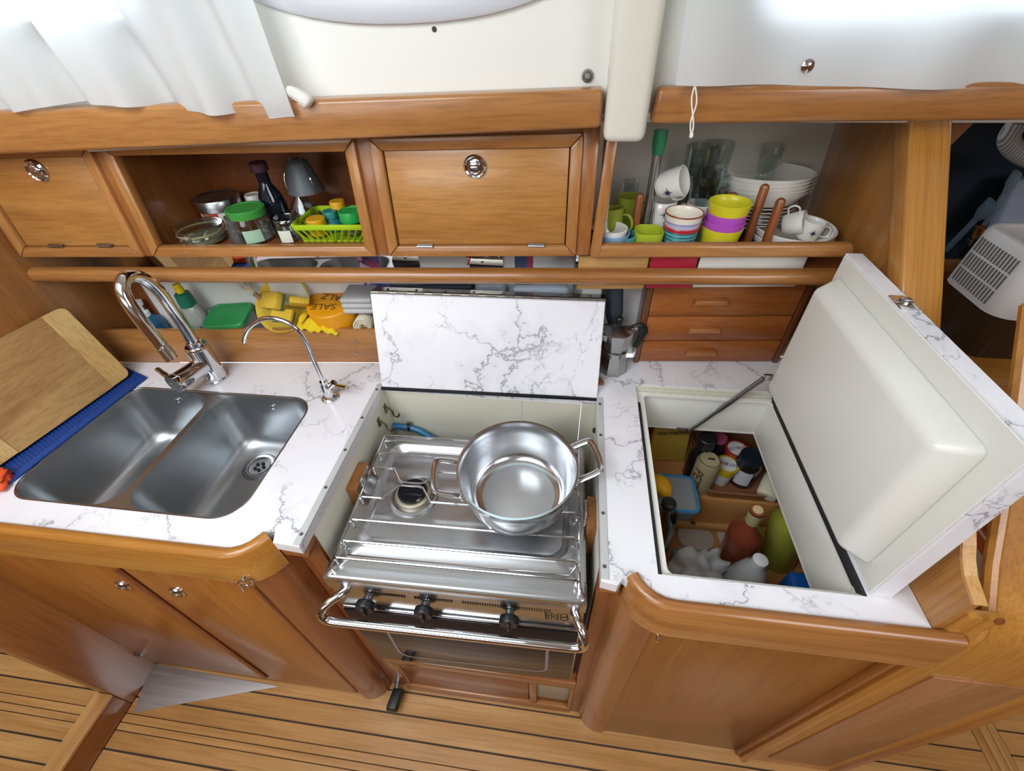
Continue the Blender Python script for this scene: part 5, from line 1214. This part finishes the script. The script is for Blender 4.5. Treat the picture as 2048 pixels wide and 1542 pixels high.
# towels
def towel(px, py, off, w, hgt, dep, m, lab, roll=False):
    c = onb(px,py,off)
    if roll:
        b = B(); pts = []
        for i in range(40):
            a = i/40*2*math.pi*2.7; rr = .006+.0024*i/40*6; pts.append((rr*math.cos(a),rr*math.sin(a)))
        A = [b.verts.new((u,-dep/2,v)) for u,v in pts]; C = [b.verts.new((u,dep/2,v)) for u,v in pts]
        for i in range(39): b.faces.new((A[i],A[i+1],C[i+1],C[i]))
        o = O('rolled_towel', b, m, ang=0); s = o.modifiers.new('t','SOLIDIFY'); s.thickness = .004
    else:
        b = B()
        for k in range(3): box(b, -w/2, w/2, -dep/2, dep/2, k*hgt/3, (k+1)*hgt/3-.001, hgt/7, 3)
        o = O('folded_towel', b, m, ang=60)
    o.location = c; o.rotation_euler = (0,0,.08); return tag(o, lab, 'towel')
towel(728,612,.050,.075,.042,.075,stripes('ribbed_grey',[(0,'#c3c4c2'),(.55,'#a9aaa8')],'X',.005,.9),'folded grey ribbed towel beside the orange tub')
towel(733,640,.035,.05,.02,.06,mat('beige_towel','#cfc6ae',.95,bump=.6,bscale=240),'rolled beige towel below the grey towel', True)
# added stand-ins for mirror reflections above the rail, packets below it
def packet(name, lab, cat, px0, px1, off, z0, z1, dep, m, bev=.008, lean=0.):
    a, c = onb(px0,550,off), onb(px1,550,off); b = B()
    hexa(b, [(a.x,yb(a.x)+off,z0),(c.x,yb(c.x)+off,z0),(c.x,yb(c.x)+off+dep,z0),(a.x,yb(a.x)+off+dep,z0),(a.x,yb(a.x)+off+lean,z1),(c.x,yb(c.x)+off+lean,z1),(c.x,yb(c.x)+off+dep*.6+lean,z1),(a.x,yb(a.x)+off+dep*.6+lean,z1)], bev, 3)
    return tag(recentre(O(name, b, m, ang=60)), lab, cat)
pm = bpy.data.materials.new('reflected_pattern'); pm.use_nodes = True; nt = pm.node_tree
vo = nt.nodes.new('ShaderNodeTexVoronoi'); vo.inputs['Scale'].default_value = 75; tcx = nt.nodes.new('ShaderNodeTexCoord'); nt.links.new(tcx.outputs['Object'], vo.inputs['Vector'])
rmp = nt.nodes.new('ShaderNodeValToRGB'); rmp.color_ramp.interpolation = 'CONSTANT'; e = rmp.color_ramp.elements
e[0].color = lin('#5a5f9c'); e[1].position = .3; e[1].color = lin('#c7a9bd')
for p_, c_ in ((.5,'#8f3f62'),(.65,'#3a3f7c'),(.82,'#d6d0da')): k = e.new(p_); k.color = lin(c_)
nt.links.new(vo.outputs['Color'], rmp.inputs['Fac']); nt.links.new(rmp.outputs['Color'], nt.nodes['Principled BSDF'].inputs['Base Color'])
packet('reflection_patch','purple and red patterned stand-in for a mirror reflection behind the rail','packet',722,832,.075,RS,1.185,.012,pm,.003)  # this and the next three stand in for reflections in the mirror strip
wp = packet('reflection_patch','white stand-in for a mirror reflection with a red mark behind the rail','packet',842,948,.070,RS,1.185,.014,mat('reflected_white','#e3e4e2',.2,bump=.3,bscale=30),.004)
packet('cream_reflection','plain cream stand-in for a mirror reflection behind the rail','cream_reflection',952,1000,.078,RS,1.19,.010,mat('reflected_cream','#cfcdbd',.6),.001)
bg = packet('bag_reflection','white and blue stand-in for a mirror reflection behind the folding lid','bag',1006,1150,.055,RS,1.185,.030,stripes('reflected_bag',[(0,'#dfe4e4'),(.72,'#4a5f86'),(.86,'#b04a6a'),(.93,'#dfe4e4')],'X',.19,.35),.008)
b = B(); q = onb(938,522,.0685); boxc(b, q, (.006,.001,.022), 0); O('red_mark', b, mat('reflected_mark','#b8323a',.4), wp, w=False) if False else b.free()
text_mesh('red_mark','7', .030, frame(onb(938,522,.0690)-Vector((0,.001,0)),(1,.08,0),(0,0,1)), mat('reflected_mark','#b8323a',.4), wp)
packet('wood_reflection','pale wood-toned stand-in for a mirror reflection over the moka pot','board',1155,1292,-.036,1.142,1.214,.010,wood('reflected_wood','#b98a4e','#cfa468','X',rough=.5,coat=.1),.002)  # added with the next two as tan, red and white mirror reflections
packet('red_box','red stand-in for a mirror reflection above the drawers','box',1296,1388,-.038,1.145,1.214,.012,mat('reflected_red','#a82238',.35),.002)
packet('white_reflection','white stand-in for a mirror reflection above the drawers','sheet',1392,1600,-.036,1.145,1.214,.008,mat('reflected_sheet','#dddcd4',.35),.001)
packet('dark_box','dark navy box behind the folding lid','box',770,940,.030,RS,1.115,.040,mat('dark_box','#2a3340',.5),.004)
packet('plastic_bag','crinkled clear bag of small things behind the folding lid','bag',945,1010,.030,RS,1.120,.035,mat('crinkle','#aebac4',.2,trans=.3,bump=1.,bscale=60),.012)
packet('paper_roll','light blue wrapped roll behind the folding lid','roll',1022,1140,.018,1.02,1.118,.034,mat('blue_wrap','#b4c4d4',.35,bump=.4,bscale=40),.014)
packet('white_bottle','plain white bottle behind the folding lid near the moka pot','bottle',1165,1208,.020,RS,1.128,.030,mat('white_bottle','#d5d8d4',.35),.006)
# hand blender
a0, a1 = onb(1226,640,.020), onb(1224,572,.035)
hb_ = T('hand_blender','grey hand blender standing behind the moka pot','blender', Vector((a0.x,a0.y,.921)))
b = B(); tube(b, [Vector((a0.x,a0.y,.9215)),Vector((a0.x,a0.y,.95)),Vector((a0.x,a0.y,1.03))], [.020,.012,.012], 14); O('shaft', b, mat('blender_grey','#5f6770',.4), hb_)
b = B(); tube(b, [Vector((a0.x,a0.y,1.03)),Vector((a0.x,a0.y,1.05)),Vector((a1.x,a1.y,1.15))], [.014,.020,.020], 14); O('body', b, mat('blender_dark','#2f3640',.4), hb_)
# moka pot
q = onz(1224,738,.92)
mk = T('moka_pot','octagonal aluminium moka pot with a black handle','moka pot', Vector((q.x,q.y,.9205)), None, (0,0,.35))
MK = steel('moka_alu','#b3b4b3',.28,'N',.05)
b = B(); lathe(b, [(0,0),(.0315,0),(.033,.003),(.0275,.048),(.0255,.054)], 8); O('boiler', b, MK, mk, w=False, ang=25)
b = B(); lathe(b, [(.0275,.050),(.0275,.060),(.0262,.061)], 32); O('collar', b, MK, mk, w=False)
b = B(); lathe(b, [(.0245,.060),(.0265,.066),(.0345,.108),(.0350,.111),(.033,.111),(.030,.105)], 8); jg = O('jug', b, MK, mk, w=False, ang=25)
b = B(); hexa(b, [Vector(p) for p in ((-.042,-.006,.098),(-.030,-.013,.092),(-.030,.013,.092),(-.042,.006,.098),(-.048,-.005,.113),(-.030,-.015,.111),(-.030,.015,.111),(-.048,.005,.113))], .001); O('spout', b, MK, jg, w=False)
b = B(); lathe(b, [(.0355,.111),(.0355,.113),(.018,.122),(.006,.125),(0,.125)], 8); li_ = O('lid', b, MK, mk, w=False, ang=25)
b = B(); lathe(b, [(.004,.124),(.004,.128),(.0075,.132),(.0080,.143),(.006,.146),(0,.146)], 14); O('knob', b, BLACK, li_, w=False)
b = B(); tube(b, smooth_path([(.034,0,.110),(.046,0,.113),(.060,0,.106),(.064,0,.090),(.056,0,.070),(.050,0,.055)],5), [.006]*6+[.0072]*10+[.006]*8+[.0045]*2, 10, flat=(.9,1.3)); O('handle', b, BLACK, mk, w=False)
b = B(); boxc(b, (.037,0,.112), (.014,.014,.008), .001); O('hinge', b, CHROME, mk, w=False)
b = B(); c = onz(1200,766,.923); tube(b, smooth_path([c+Vector((-.012,.012,.0)),c+Vector((.0,.004,.004)),c+Vector((.002,-.006,.0))],4), [.007]*9, 10); tag(recentre(O('wooden_toggle', b, redwood('Y'))),'small reddish wooden toggle on the worktop by the lid edge','toggle')
# ---- drawer unit
dx0, dx1 = onb(1266,728).x, .500
dz0, dz1 = .9205, 1.140
dw = T('drawer_unit','small wooden chest of three drawers on the worktop','drawers', (.32,.90,.9205))
def db_(x0,x1,z0,z1,o0,o1,bev=.002):
    b = B(); hexa(b, [(x0,yb(x0)+o0,z0),(x1,yb(x1)+o0,z0),(x1,yb(x1)+o1,z0),(x0,yb(x0)+o1,z0),(x0,yb(x0)+o0,z1),(x1,yb(x1)+o0,z1),(x1,yb(x1)+o1,z1),(x0,yb(x0)+o1,z1)], bev); return b
O('side', db_(dx0,dx0+.012,dz0,dz1,0,.075), darkwood('Z'), dw); O('side', db_(dx1-.012,dx1,dz0,dz1,0,.075), darkwood('Z'), dw)
O('top', db_(dx0,dx1,dz1-.008,dz1,0,.075), teak('X'), dw); O('back', db_(dx0+.012,dx1-.012,dz0,dz1-.008,.065,.075), darkwood('X'), dw)
zs = [dz0+.002, onb(1400,683).z, onb(1400,634).z, dz1-.010]
for k in range(3):
    d = O('drawer', db_(dx0+.013,dx1-.013,zs[k]+.0015,zs[k+1]-.0015,.002,.016,.003), wood('drawer_teak','#874a22','#a8652f','X'), dw)
    hx = (.315,.306,.302)[k]; hz = (zs[k]+zs[k+1])/2
    b = B(); w_ = .036
    hexa(b, [(hx-w_,yb(hx-w_)-.010,hz-.006),(hx+w_,yb(hx+w_)-.010,hz-.006),(hx+w_,yb(hx+w_)+.004,hz-.006),(hx-w_,yb(hx-w_)+.004,hz-.006),(hx-w_*.9,yb(hx)-.014,hz+.007),(hx+w_*.9,yb(hx)-.011,hz+.007),(hx+w_*.9,yb(hx)+.004,hz+.007),(hx-w_*.9,yb(hx)+.004,hz+.007)], .003, 3); O('pull', b, wood('pull_wood','#955a2c','#b87a45','X'), d)
# ================================================================== INSIDE THE ICEBOX
IZ = CZ0+.0008; TZ = STZ+.0008
# brown tray on the step
q0, q1 = onz(1408,980,.605), onz(1560,1000,.605)
tx0, tx1, ty0, ty1 = q0.x-.008, .640, .706, .915
tray = T('fridge_tray','brown plastic tray holding cans and jars on the icebox step','tray', ((tx0+tx1)/2,.82,TZ))
BT = mat('brown_tray','#8a5a3c',.4)
b = B(); loft(b, [[(x,y,TZ) for x,y in rrect(tx0+.006,tx1-.006,ty0+.006,ty1-.006,.02,4)],[(x,y,TZ+.030) for x,y in rrect(tx0,tx1,ty0,ty1,.022,4)],[(x,y,TZ+.030) for x,y in rrect(tx0+.004,tx1-.004,ty0+.004,ty1-.004,.02,4)],[(x,y,TZ+.003) for x,y in rrect(tx0+.010,tx1-.010,ty0+.010,ty1-.010,.018,4)]], True, True); bmesh.ops.recalc_face_normals(b, faces=b.faces); O('tub', b, BT, tray)
b = B(); tube(b, [(x,y,TZ+.030) for x,y in rrect(tx0+.001,tx1-.001,ty0+.001,ty1-.001,.022,4)], .0032, 6, True); O('rim', b, mat('tray_rim','#8a6248',.4), tray)
TB = TZ+.0045
def fz(px, py, z, w): P = onz(px,py,z); return P, pxm(w,P)/2
# can
P, r = fz(1420,918,TB+.115,46); P.z = TB
cn = T('drinks_can','pale gold drinks can with brown lettering','can', P)
b = B(); lathe(b, [(0,0),(r*.8,0),(r,.006),(r,.104),(r*.86,.113),(0,.113)], 32); O('body', b, mat('can_gold','#b8ab85',.35,metal=.3), cn, w=False)
b = B(); lathe(b, [(r*.86,.112),(r*.88,.115),(r*.82,.115),(r*.79,.112),(0,.112)], 32); lt_ = O('lid', b, SATIN, cn, w=False)
b = B(); boxc(b, (.004,0,.1135), (.016,.009,.0015), .0006); O('ring_pull', b, CHROME, lt_, w=False)
def wrap_text(name, s, size, r, a0, z, m, parent):
    """vertical running lettering around a can, reading downwards"""
    M = Matrix.Translation((math.cos(a0)*(r+.0004),math.sin(a0)*(r+.0004),z)) @ frame((0,0,0),(0,0,-1),(-math.sin(a0),math.cos(a0),0))
    return text_mesh(name, s, size, M, m, parent, .0002, w=False)
wrap_text('lettering','PETT', .036, r, math.radians(-142), .052, mat('brown_ink','#5a3622',.5), cn)
# iced tea cups
for (px,py,w,lidc,lab,hh) in ((1455,928,46,'#d9b62a','iced tea cup with a yellow rimmed foil lid in the tray',.070),(1475,897,46,'#c0392b','iced tea cup with a red rimmed foil lid in the tray',.070)):
    P, r = fz(px,py,TB+hh,w); P.z = TB
    t = T('iced_tea_cup', lab, 'cup', P, None, (0,0,.0))
    b = B(); lathe(b, [(0,0),(r*.66,0),(r*.70,.003),(r*.82,hh*.62),(r*.93,hh*.95)], 24); O('cup', b, mat('cup_white','#d9dad8',.35), t, w=False)
    b = B(); lathe(b, [(r*.835,hh*.62),(r*.94,hh*.93),(r*.95,hh*.93),(r*.85,hh*.62)], 24); O('band', b, mat('band'+lidc,lidc,.4), t, w=False)
    b = B(); lathe(b, [(r,hh-.002),(r,hh),(r*.80,hh+.0004)], 28); O('foil_rim', b, mat('foil'+lidc,lidc,.3,metal=.3), t, w=False)
    b = B(); lathe(b, [(r*.80,hh+.0004),(0,hh+.0006)], 28); fl = O('foil_lid', b, mat('foil_white','#d9d7d2',.3), t, w=False)
    rot = 2.9 if lidc == '#d9b62a' else .25
    text_mesh('lettering','ESTA', r*.46, Matrix.Rotation(rot,4,'Z')@Matrix.Translation((-r*.30,0,hh+.0011)), mat('blue_ink','#2a3f96',.4), fl, .0002, w=False)
    text_mesh('lettering','THE', r*.46, Matrix.Rotation(rot,4,'Z')@Matrix.Translation((r*.36,0,hh+.0011)), mat('red_ink','#b5202c',.4), fl, .0002, w=False)
# jars and bottles in the tray
P, r = fz(1412,885,TB+.13,44); P.z = TB; bottle('dark_bottle','dark glass bottle behind the drinks can', P, r*1.1, .15, mat('black_glass','#14161c',.08), BLACK, .03, r*.8)
P, r = fz(1505,912,TB+.10,50); P.z = TB
jr = T('preserve_jar','dark preserve jar with a white label and black lid','jar', P)
b = B(); lathe(b, [(0,0),(r*.94,0),(r,.004),(r,.078),(r*.86,.088),(r*.86,.092),(0,.092)], 28); O('glass', b, mat('dark_preserve','#221a1e',.1,spec=.7), jr, w=False)
b = B(); lathe(b, [(r*.90,.088),(r*.90,.100),(r*.86,.102),(r*.74,.102),(r*.72,.1005),(0,.1005)], 28); O('lid', b, mat('jar_black','#1a2530',.3), jr, w=False)
b = B(); n_ = 8; A = []; C = []
for i in range(n_+1):
    a = math.radians(-150+70*i/n_); A.append(b.verts.new(((r+.0006)*math.cos(a),(r+.0006)*math.sin(a),.016))); C.append(b.verts.new(((r+.0006)*math.cos(a),(r+.0006)*math.sin(a),.066)))
for i in range(n_): b.faces.new((A[i],A[i+1],C[i+1],C[i]))
O('paper_label', b, stripes('jar_label_print',[(0,'#d3d6dc'),(.75,'#8f949c')],'Z',.008,.6), jr, w=False)
P = onz(1540,975,TB+.030); mb = T('squeeze_bottle','cream squeeze bottle with a blue cap lying in the tray','bottle', P, None, (math.radians(78),0,math.radians(150)))
b = B(); lathe(b, [(0,-.03),(.018,-.03),(.021,-.024),(.021,.03),(.014,.045),(.009,.050),(0,.05)], 20, sx=1.15, sy=.8); O('body', b, mat('cream_plastic','#d6cfb4',.35), mb, w=False, ang=60)
b = B(); lathe(b, [(.012,.049),(.013,.068),(0,.070)], 16); O('cap', b, mat('blue_cap','#23408a',.35), mb, w=False)
P, r = fz(1440,878,TB+.09,26); P.z = TB; bottle('small_jar','small jar with a pink lid at the back of the tray', P, r*1.2, .10, mat('jar_dark','#2b2326',.3), mat('pink_lid','#b0506a',.4), .014, r)
# lemon on blue box, yellow packet
q = onz(1350,985,TZ+.055)
bc = T('lidded_box','translucent box with a blue rim beside the brown tray','food box', Vector((q.x-.015,q.y,TZ)))
b = B(); loft(b, [rrz(.115,.085,.014,0),rrz(.13,.10,.016,.050)], False, True); O('box', b, mat('smoky_plastic','#8f9aa0',.25,trans=.4), bc, w=False)
b = B(); loft(b, [rrz(.136,.106,.018,.046),rrz(.136,.106,.018,.054),rrz(.122,.092,.014,.055),rrz(.12,.09,.014,.052)], True); bl_ = O('lid', b, mat('grey_film_lid','#8d9296',.3), bc, w=False)
b = B(); tube(b, [(x,y,.054) for x,y in rrect(-.066,.066,-.051,.051,.017,4)], .004, 6, True); O('blue_rim', b, mat('blue_rim','#3585b8',.35), bl_, w=False)
q = onz(1327,972,TZ+.08)
b = B(); lathe(b, [(0,-.036),(.005,-.034),(.010,-.030),(.020,-.020),(.0245,-.006),(.0245,.006),(.020,.020),(.010,.030),(.005,.033),(0,.035)], 24); o = O('lemon', b, mat('lemon_peel','#dba014',.45,bump=.4,bscale=160), ang=0); o.location = (q.x-.008,q.y-.0,TZ+.055+.0252); o.rotation_euler = (math.radians(90),0,.6); tag(o,'yellow lemon lying on the blue-rimmed box','lemon')
q = onz(1345,905,.68)
b = B(); hexa(b, [(q.x-.05,.815,TZ),(q.x+.055,.820,TZ),(q.x+.055,.850,TZ),(q.x-.05,.845,TZ),(q.x-.045,.845,TZ+.15),(q.x+.050,.850,TZ+.15),(q.x+.050,.862,TZ+.15),(q.x-.045,.857,TZ+.15)], .010, 3)
yp = tag(recentre(O('food_packet', b, mat('yellow_bag','#c4a548',.35,bump=.5,bscale=40), ang=60)),'yellow food packet with handwriting at the back of the icebox','packet')
text_mesh('handwriting','marmellata', .018, frame((q.x+.0,.822,TZ+.115),(1,.05,.12),(0,.2,1)), mat('black_ink','#22201c',.6), yp)
b = B(); box(b, q.x-.056,q.x-.028,.792,.807,TZ+.11,TZ+.165,.002); 
b.free()
# bottles in the deep well
def wine(label, base, tilt, glassm, liq, capm, h=.30, R_=.037, lab=None, name='wine_bottle'):
    t = T(name, label, 'bottle', base, None, tilt)
    b = B(); lathe(b, [(0,0),(R_*.95,0),(R_,.005),(R_,h*.60),(R_*.9,h*.66),(R_*.45,h*.74),(.0145,h*.80),(.0140,h*.97),(.0150,h*.975),(.0150,h),(.010,h),(0,h-.002)], 32); O('glass', b, glassm, t, w=False, ang=60)
    b = B(); lathe(b, [(.0152,h*.82),(.0155,h*.83),(.0155,h*.975)], 24); O('foil', b, capm, t, w=False)
    b = B(); lathe(b, [(.0105,h+.0005),(.0105,h+.002),(0,h+.002)], 18); O('cork', b, mat('cork','#c9b27e',.8), t, w=False)
    return t
bt, tp_ = onz(1462,1125,IZ), onz(1515,1021,.738)
d = (tp_-bt).normalized(); 
rq = Vector((0,0,1)).rotation_difference(d).to_euler()
wine('rose wine bottle with a cork and pale foil in the icebox', bt+Vector((0,0,.002)), rq, mat('rose_glass','#b0583c',.05,trans=.45,ior=1.25,coat=.5), None, mat('foil_pale','#b8b07c',.4), (tp_-bt).length, .039)
bt, tp_ = onz(1552,1120,IZ), onz(1590,1010,.70)
d = (tp_-bt).normalized(); rq = Vector((0,0,1)).rotation_difference(d).to_euler()
wine('yellow-green white wine bottle with a teal foil in the icebox', bt+Vector((0,0,.002)), rq, mat('green_glass','#bcc24c',.08,trans=.35,ior=1.2), None, mat('foil_teal','#2f6a72',.4), .30, .041)
# swing-top bottle
P = onz(1330,1075,IZ); P = Vector((.185+.045,.62,IZ)); q = onz(1348,1000,.72)
sw = T('swing_top_bottle','clear swing-top bottle with a black stopper','bottle', Vector((q.x-.010,q.y-.004,IZ)))
hh = .268; b = B(); lathe(b, [(0,0),(.034,0),(.036,.005),(.036,hh*.55),(.028,hh*.70),(.013,hh*.84),(.013,hh*.93),(.011,hh*.93),(.011,hh*.84),(.025,hh*.69),(.033,hh*.54),(.033,.008),(0,.006)], 24); O('glass', b, thin_glass('pale_green_glass','#cfdcc6',.10,.5), sw, w=False, ang=60)
b = B(); lathe(b, [(.013,hh*.92),(.016,hh*.94),(.016,hh*.985),(.012,hh),(0,hh)], 18); stp = O('stopper', b, BLACK, sw, w=False)
b = B(); tube(b, smooth_path([(.016,.0,hh*.95),(.020,0,hh*.88),(.018,0,hh*.80),(.013,0,hh*.83)],4), .0016, 6); tube(b, smooth_path([(-.016,.0,hh*.95),(-.020,0,hh*.88),(-.018,0,hh*.80),(-.013,0,hh*.83)],4), .0016, 6); O('wire_bail', b, CHROME, sw, w=False)
b = B(); tube(b, [(.020,-.004,hh*.86),(.024,-.010,hh*.74)], .005, 8); O('lever', b, BLACK, sw, w=False)
# water bottle
q = onz(1532,1120,.70); P = Vector((q.x-.01,q.y-.0,IZ))
wb = T('water_bottle','clear plastic water bottle with a white cap','bottle', P)
hh = .70-IZ; b = B(); lathe(b, [(0,0),(.038,0),(.040,.006),(.040,hh*.45),(.038,hh*.50),(.040,hh*.55),(.039,hh*.66),(.024,hh*.86),(.0125,hh*.93),(.0125,hh*.96),(.010,hh*.96),(.022,hh*.85),(.036,hh*.66),(.037,.008),(0,.006)], 28); O('body', b, mat('bottle_film','#dfe6e8',.12,alpha=.45), wb, w=False, ang=60)
b = B(); lathe(b, [(.0150,hh*.93),(.0150,hh-.001),(.0135,hh),(0,hh)], 24); O('cap', b, mat('cap_white','#dde0e2',.4), wb, w=False)
# crumpled bag, discs, blue pack
o = blob('crumpled_bag', onz(1402,1120,.55)*1.0, (.062,.048,.055), 5.5, mat('film_bag','#eceff1',.25,alpha=.75,bump=.8,bscale=60), 4, .55); o.location.z = IZ; q = onz(1402,1125,.53); o.location = (q.x,q.y,IZ); tag(o,'crumpled clear plastic bag in the icebox well','bag')
for (px,py,lab) in ((1391,1075,'pale round coaster on the icebox floor by the crumpled bag'),(1470,1075,'pale round coaster on the icebox floor behind the rose bottle')):
    q = onz(px,py,IZ); b = B(); lathe(b, [(0,0),(.046,0),(.047,.001),(.047,.003),(.045,.004),(0,.004)], 36); o = O('coaster', b, mat('pale_disc','#d6cabb',.4)); o.location = (q.x,q.y,IZ); tag(o, lab, 'coaster')
q = onz(1608,1158,.60); b = B(); hexa(b, [(q.x-.03,q.y-.03,IZ),(q.x+.05,q.y-.03,IZ),(q.x+.05,q.y+.02,IZ),(q.x-.03,q.y+.02,IZ),(q.x-.028,q.y-.028,.60),(q.x+.05,q.y-.028,.60),(q.x+.05,q.y+.018,.60),(q.x-.028,q.y+.018,.60)], .010, 3); tag(recentre(O('ice_pack', b, mat('ice_blue','#1f62b4',.3), ang=60)),'bright blue ice pack at the front of the icebox','ice pack')
# ================================================================== LOCKER BEYOND THE PARTITION
YL = 1.12
lk = T('open_locker','dark open locker beyond the sloping pillar','locker', (.95,1.25,.975))
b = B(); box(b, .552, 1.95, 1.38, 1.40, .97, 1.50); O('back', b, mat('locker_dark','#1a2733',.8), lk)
z1, z2, z3 = ony(1920,524,YL).z, ony(1920,546,YL).z, ony(1920,561,YL).z
b = B(); box(b, .552, 1.95, YL, YL+.02, z2, z1, .004); O('front_rail', b, teak('X'), lk)
b = B(); box(b, .552, 1.95, YL+.004, YL+.02, z3, z2, .002); O('lower_rail', b, redwood('X'), lk)
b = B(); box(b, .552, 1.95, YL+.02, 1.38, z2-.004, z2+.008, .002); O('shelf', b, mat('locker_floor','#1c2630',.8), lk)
b = B(); box(b, .552, 1.95, .90, 1.38, 1.452, 1.466, .002); O('top', b, mahog('X'), lk)
q = ony(1912,300,1.0); b = B(); hexa(b, [(.552,.99,1.36),(q.x-.02,.99,1.36),(q.x+.03,1.0,1.452),(.552,1.0,1.452),(.552,1.005,1.36),(q.x-.02,1.005,1.36),(q.x+.03,1.015,1.452),(.552,1.015,1.452)]); O('brace', b, mahog('Z'), lk)
def on_lk(px, py, y): return ony(px,py,y)
b = B(); tube(b, smooth_path([on_lk(2036,245,1.16),on_lk(2018,275,1.16),on_lk(2030,300,1.16),on_lk(2070,320,1.16),on_lk(2130,325,1.18)],10), .018, 12)
tag(recentre(O('ribbed_hose', b, stripes('hose_ribs',[(0,'#a9a6a0'),(.5,'#6d6a68')],'X',.006,.5))),'ribbed grey hose looping through the dark locker','hose')
HZ = z2+.009
def tool(px0, py0, px1, py1, y, r, m, lab, name, cat):
    a, c = on_lk(px0,py0,y), on_lk(px1,py1,y+.03); t = T(name, lab, cat, c)
    b = B(); tube(b, [c, a], r, 8, flat=(1.6,.6)); O('handle', b, m, t)
    b = B(); dd = (a-c).normalized(); tube(b, [a, a+dd*.02, a+dd*.05], [r,r*2.4,r*2.2], 10, flat=(1.3,.5)); O('head', b, m, t)
tool(1950,440,1892,500,1.16,.006,mat('tool_grey','#4d5a64',.5),'grey serving spoon in the dark locker','serving_spoon','spoon')
tool(2010,385,1955,470,1.20,.005,mat('tool_pale','#6c7880',.5),'pale spatula in the dark locker','spatula','spatula')
tool(1942,480,1918,512,1.14,.004,CHROME,'steel fork in the dark locker','fork','fork')
q0 = on_lk(1975,505,1.17)
b = B(); hexa(b, [(q0.x,1.16,HZ),(q0.x+.2,1.16,HZ),(q0.x+.2,1.20,HZ),(q0.x,1.20,HZ),(q0.x+.05,1.28,HZ+.16),(q0.x+.28,1.28,HZ+.16),(q0.x+.28,1.32,HZ+.16),(q0.x+.05,1.32,HZ+.16)], .006); tag(recentre(O('blue_packet', b, stripes('packet_blue',[(0,'#2f77b4'),(.25,'#8f98a8')],'X',.24,.4), ang=60)),'blue and white packet leaning in the dark locker','packet')
# side top and white dehumidifier
b = B(); box(b, .552, 1.95, .78, 1.40, .945, .970, .003); st_ = tag(recentre(O('side_top', b, honey('X'))),'orange varnished side top beyond the partition','side top')
b = B(); boxc(b, (.66,1.06,.977), (.09,.07,.012), .004, Matrix.Rotation(.4,3,'Z')); tag(recentre(O('paper_packet', b, mat('pale_paper','#8d8f86',.7))),'crumpled pale paper packet under the locker rail','packet')
dq = Vector((.940,.945,.9705))
wd = T('dehumidifier','white slatted dehumidifier with a smoky brown tank','dehumidifier', dq)
c = dq
def tap_loop(cx, cy, hx, hy, r, z): return [(cx+x,cy+y,z) for x,y in rrect(-hx,hx,-hy,hy,r,5)]
ZH0, ZH1 = 1.078, 1.206
b = B(); loft(b, [tap_loop(c.x,c.y,.074,.074,.03,.971),tap_loop(c.x,c.y,.088,.084,.035,ZH0)], True, True); bmesh.ops.recalc_face_normals(b, faces=b.faces); O('tank', b, mat('smoky_tank','#54412e',.1,trans=.35,ior=1.2), wd)
b = B(); loft(b, [tap_loop(c.x,c.y,.097,.092,.04,ZH0),tap_loop(c.x,c.y,.092,.087,.038,ZH1-.012),tap_loop(c.x,c.y,.088,.083,.036,ZH1-.002),tap_loop(c.x,c.y,.080,.075,.032,ZH1),tap_loop(c.x,c.y,.074,.069,.030,ZH1-.003)], True, True); bmesh.ops.recalc_face_normals(b, faces=b.faces); O('housing', b, mat('white_housing','#e2dfdb',.35), wd, ang=40)
for i in range(13):
    for k in range(3):
        y = c.y-.052+i*.0088; za = ZH0+.012+k*.033; zb_ = za+.028
        xo = lambda z: c.x-.097+.005*(z-ZH0)/(ZH1-ZH0)-.0008
        b = B(); hexa(b, [(xo(za),y,za),(xo(za)+.004,y,za),(xo(za)+.004,y+.0042,za),(xo(za),y+.0042,za),(xo(zb_),y,zb_),(xo(zb_)+.004,y,zb_),(xo(zb_)+.004,y+.0042,zb_),(xo(zb_),y+.0042,zb_)]); O('grille_slot', b, mat('slot_grey','#77746f',.6), wd)
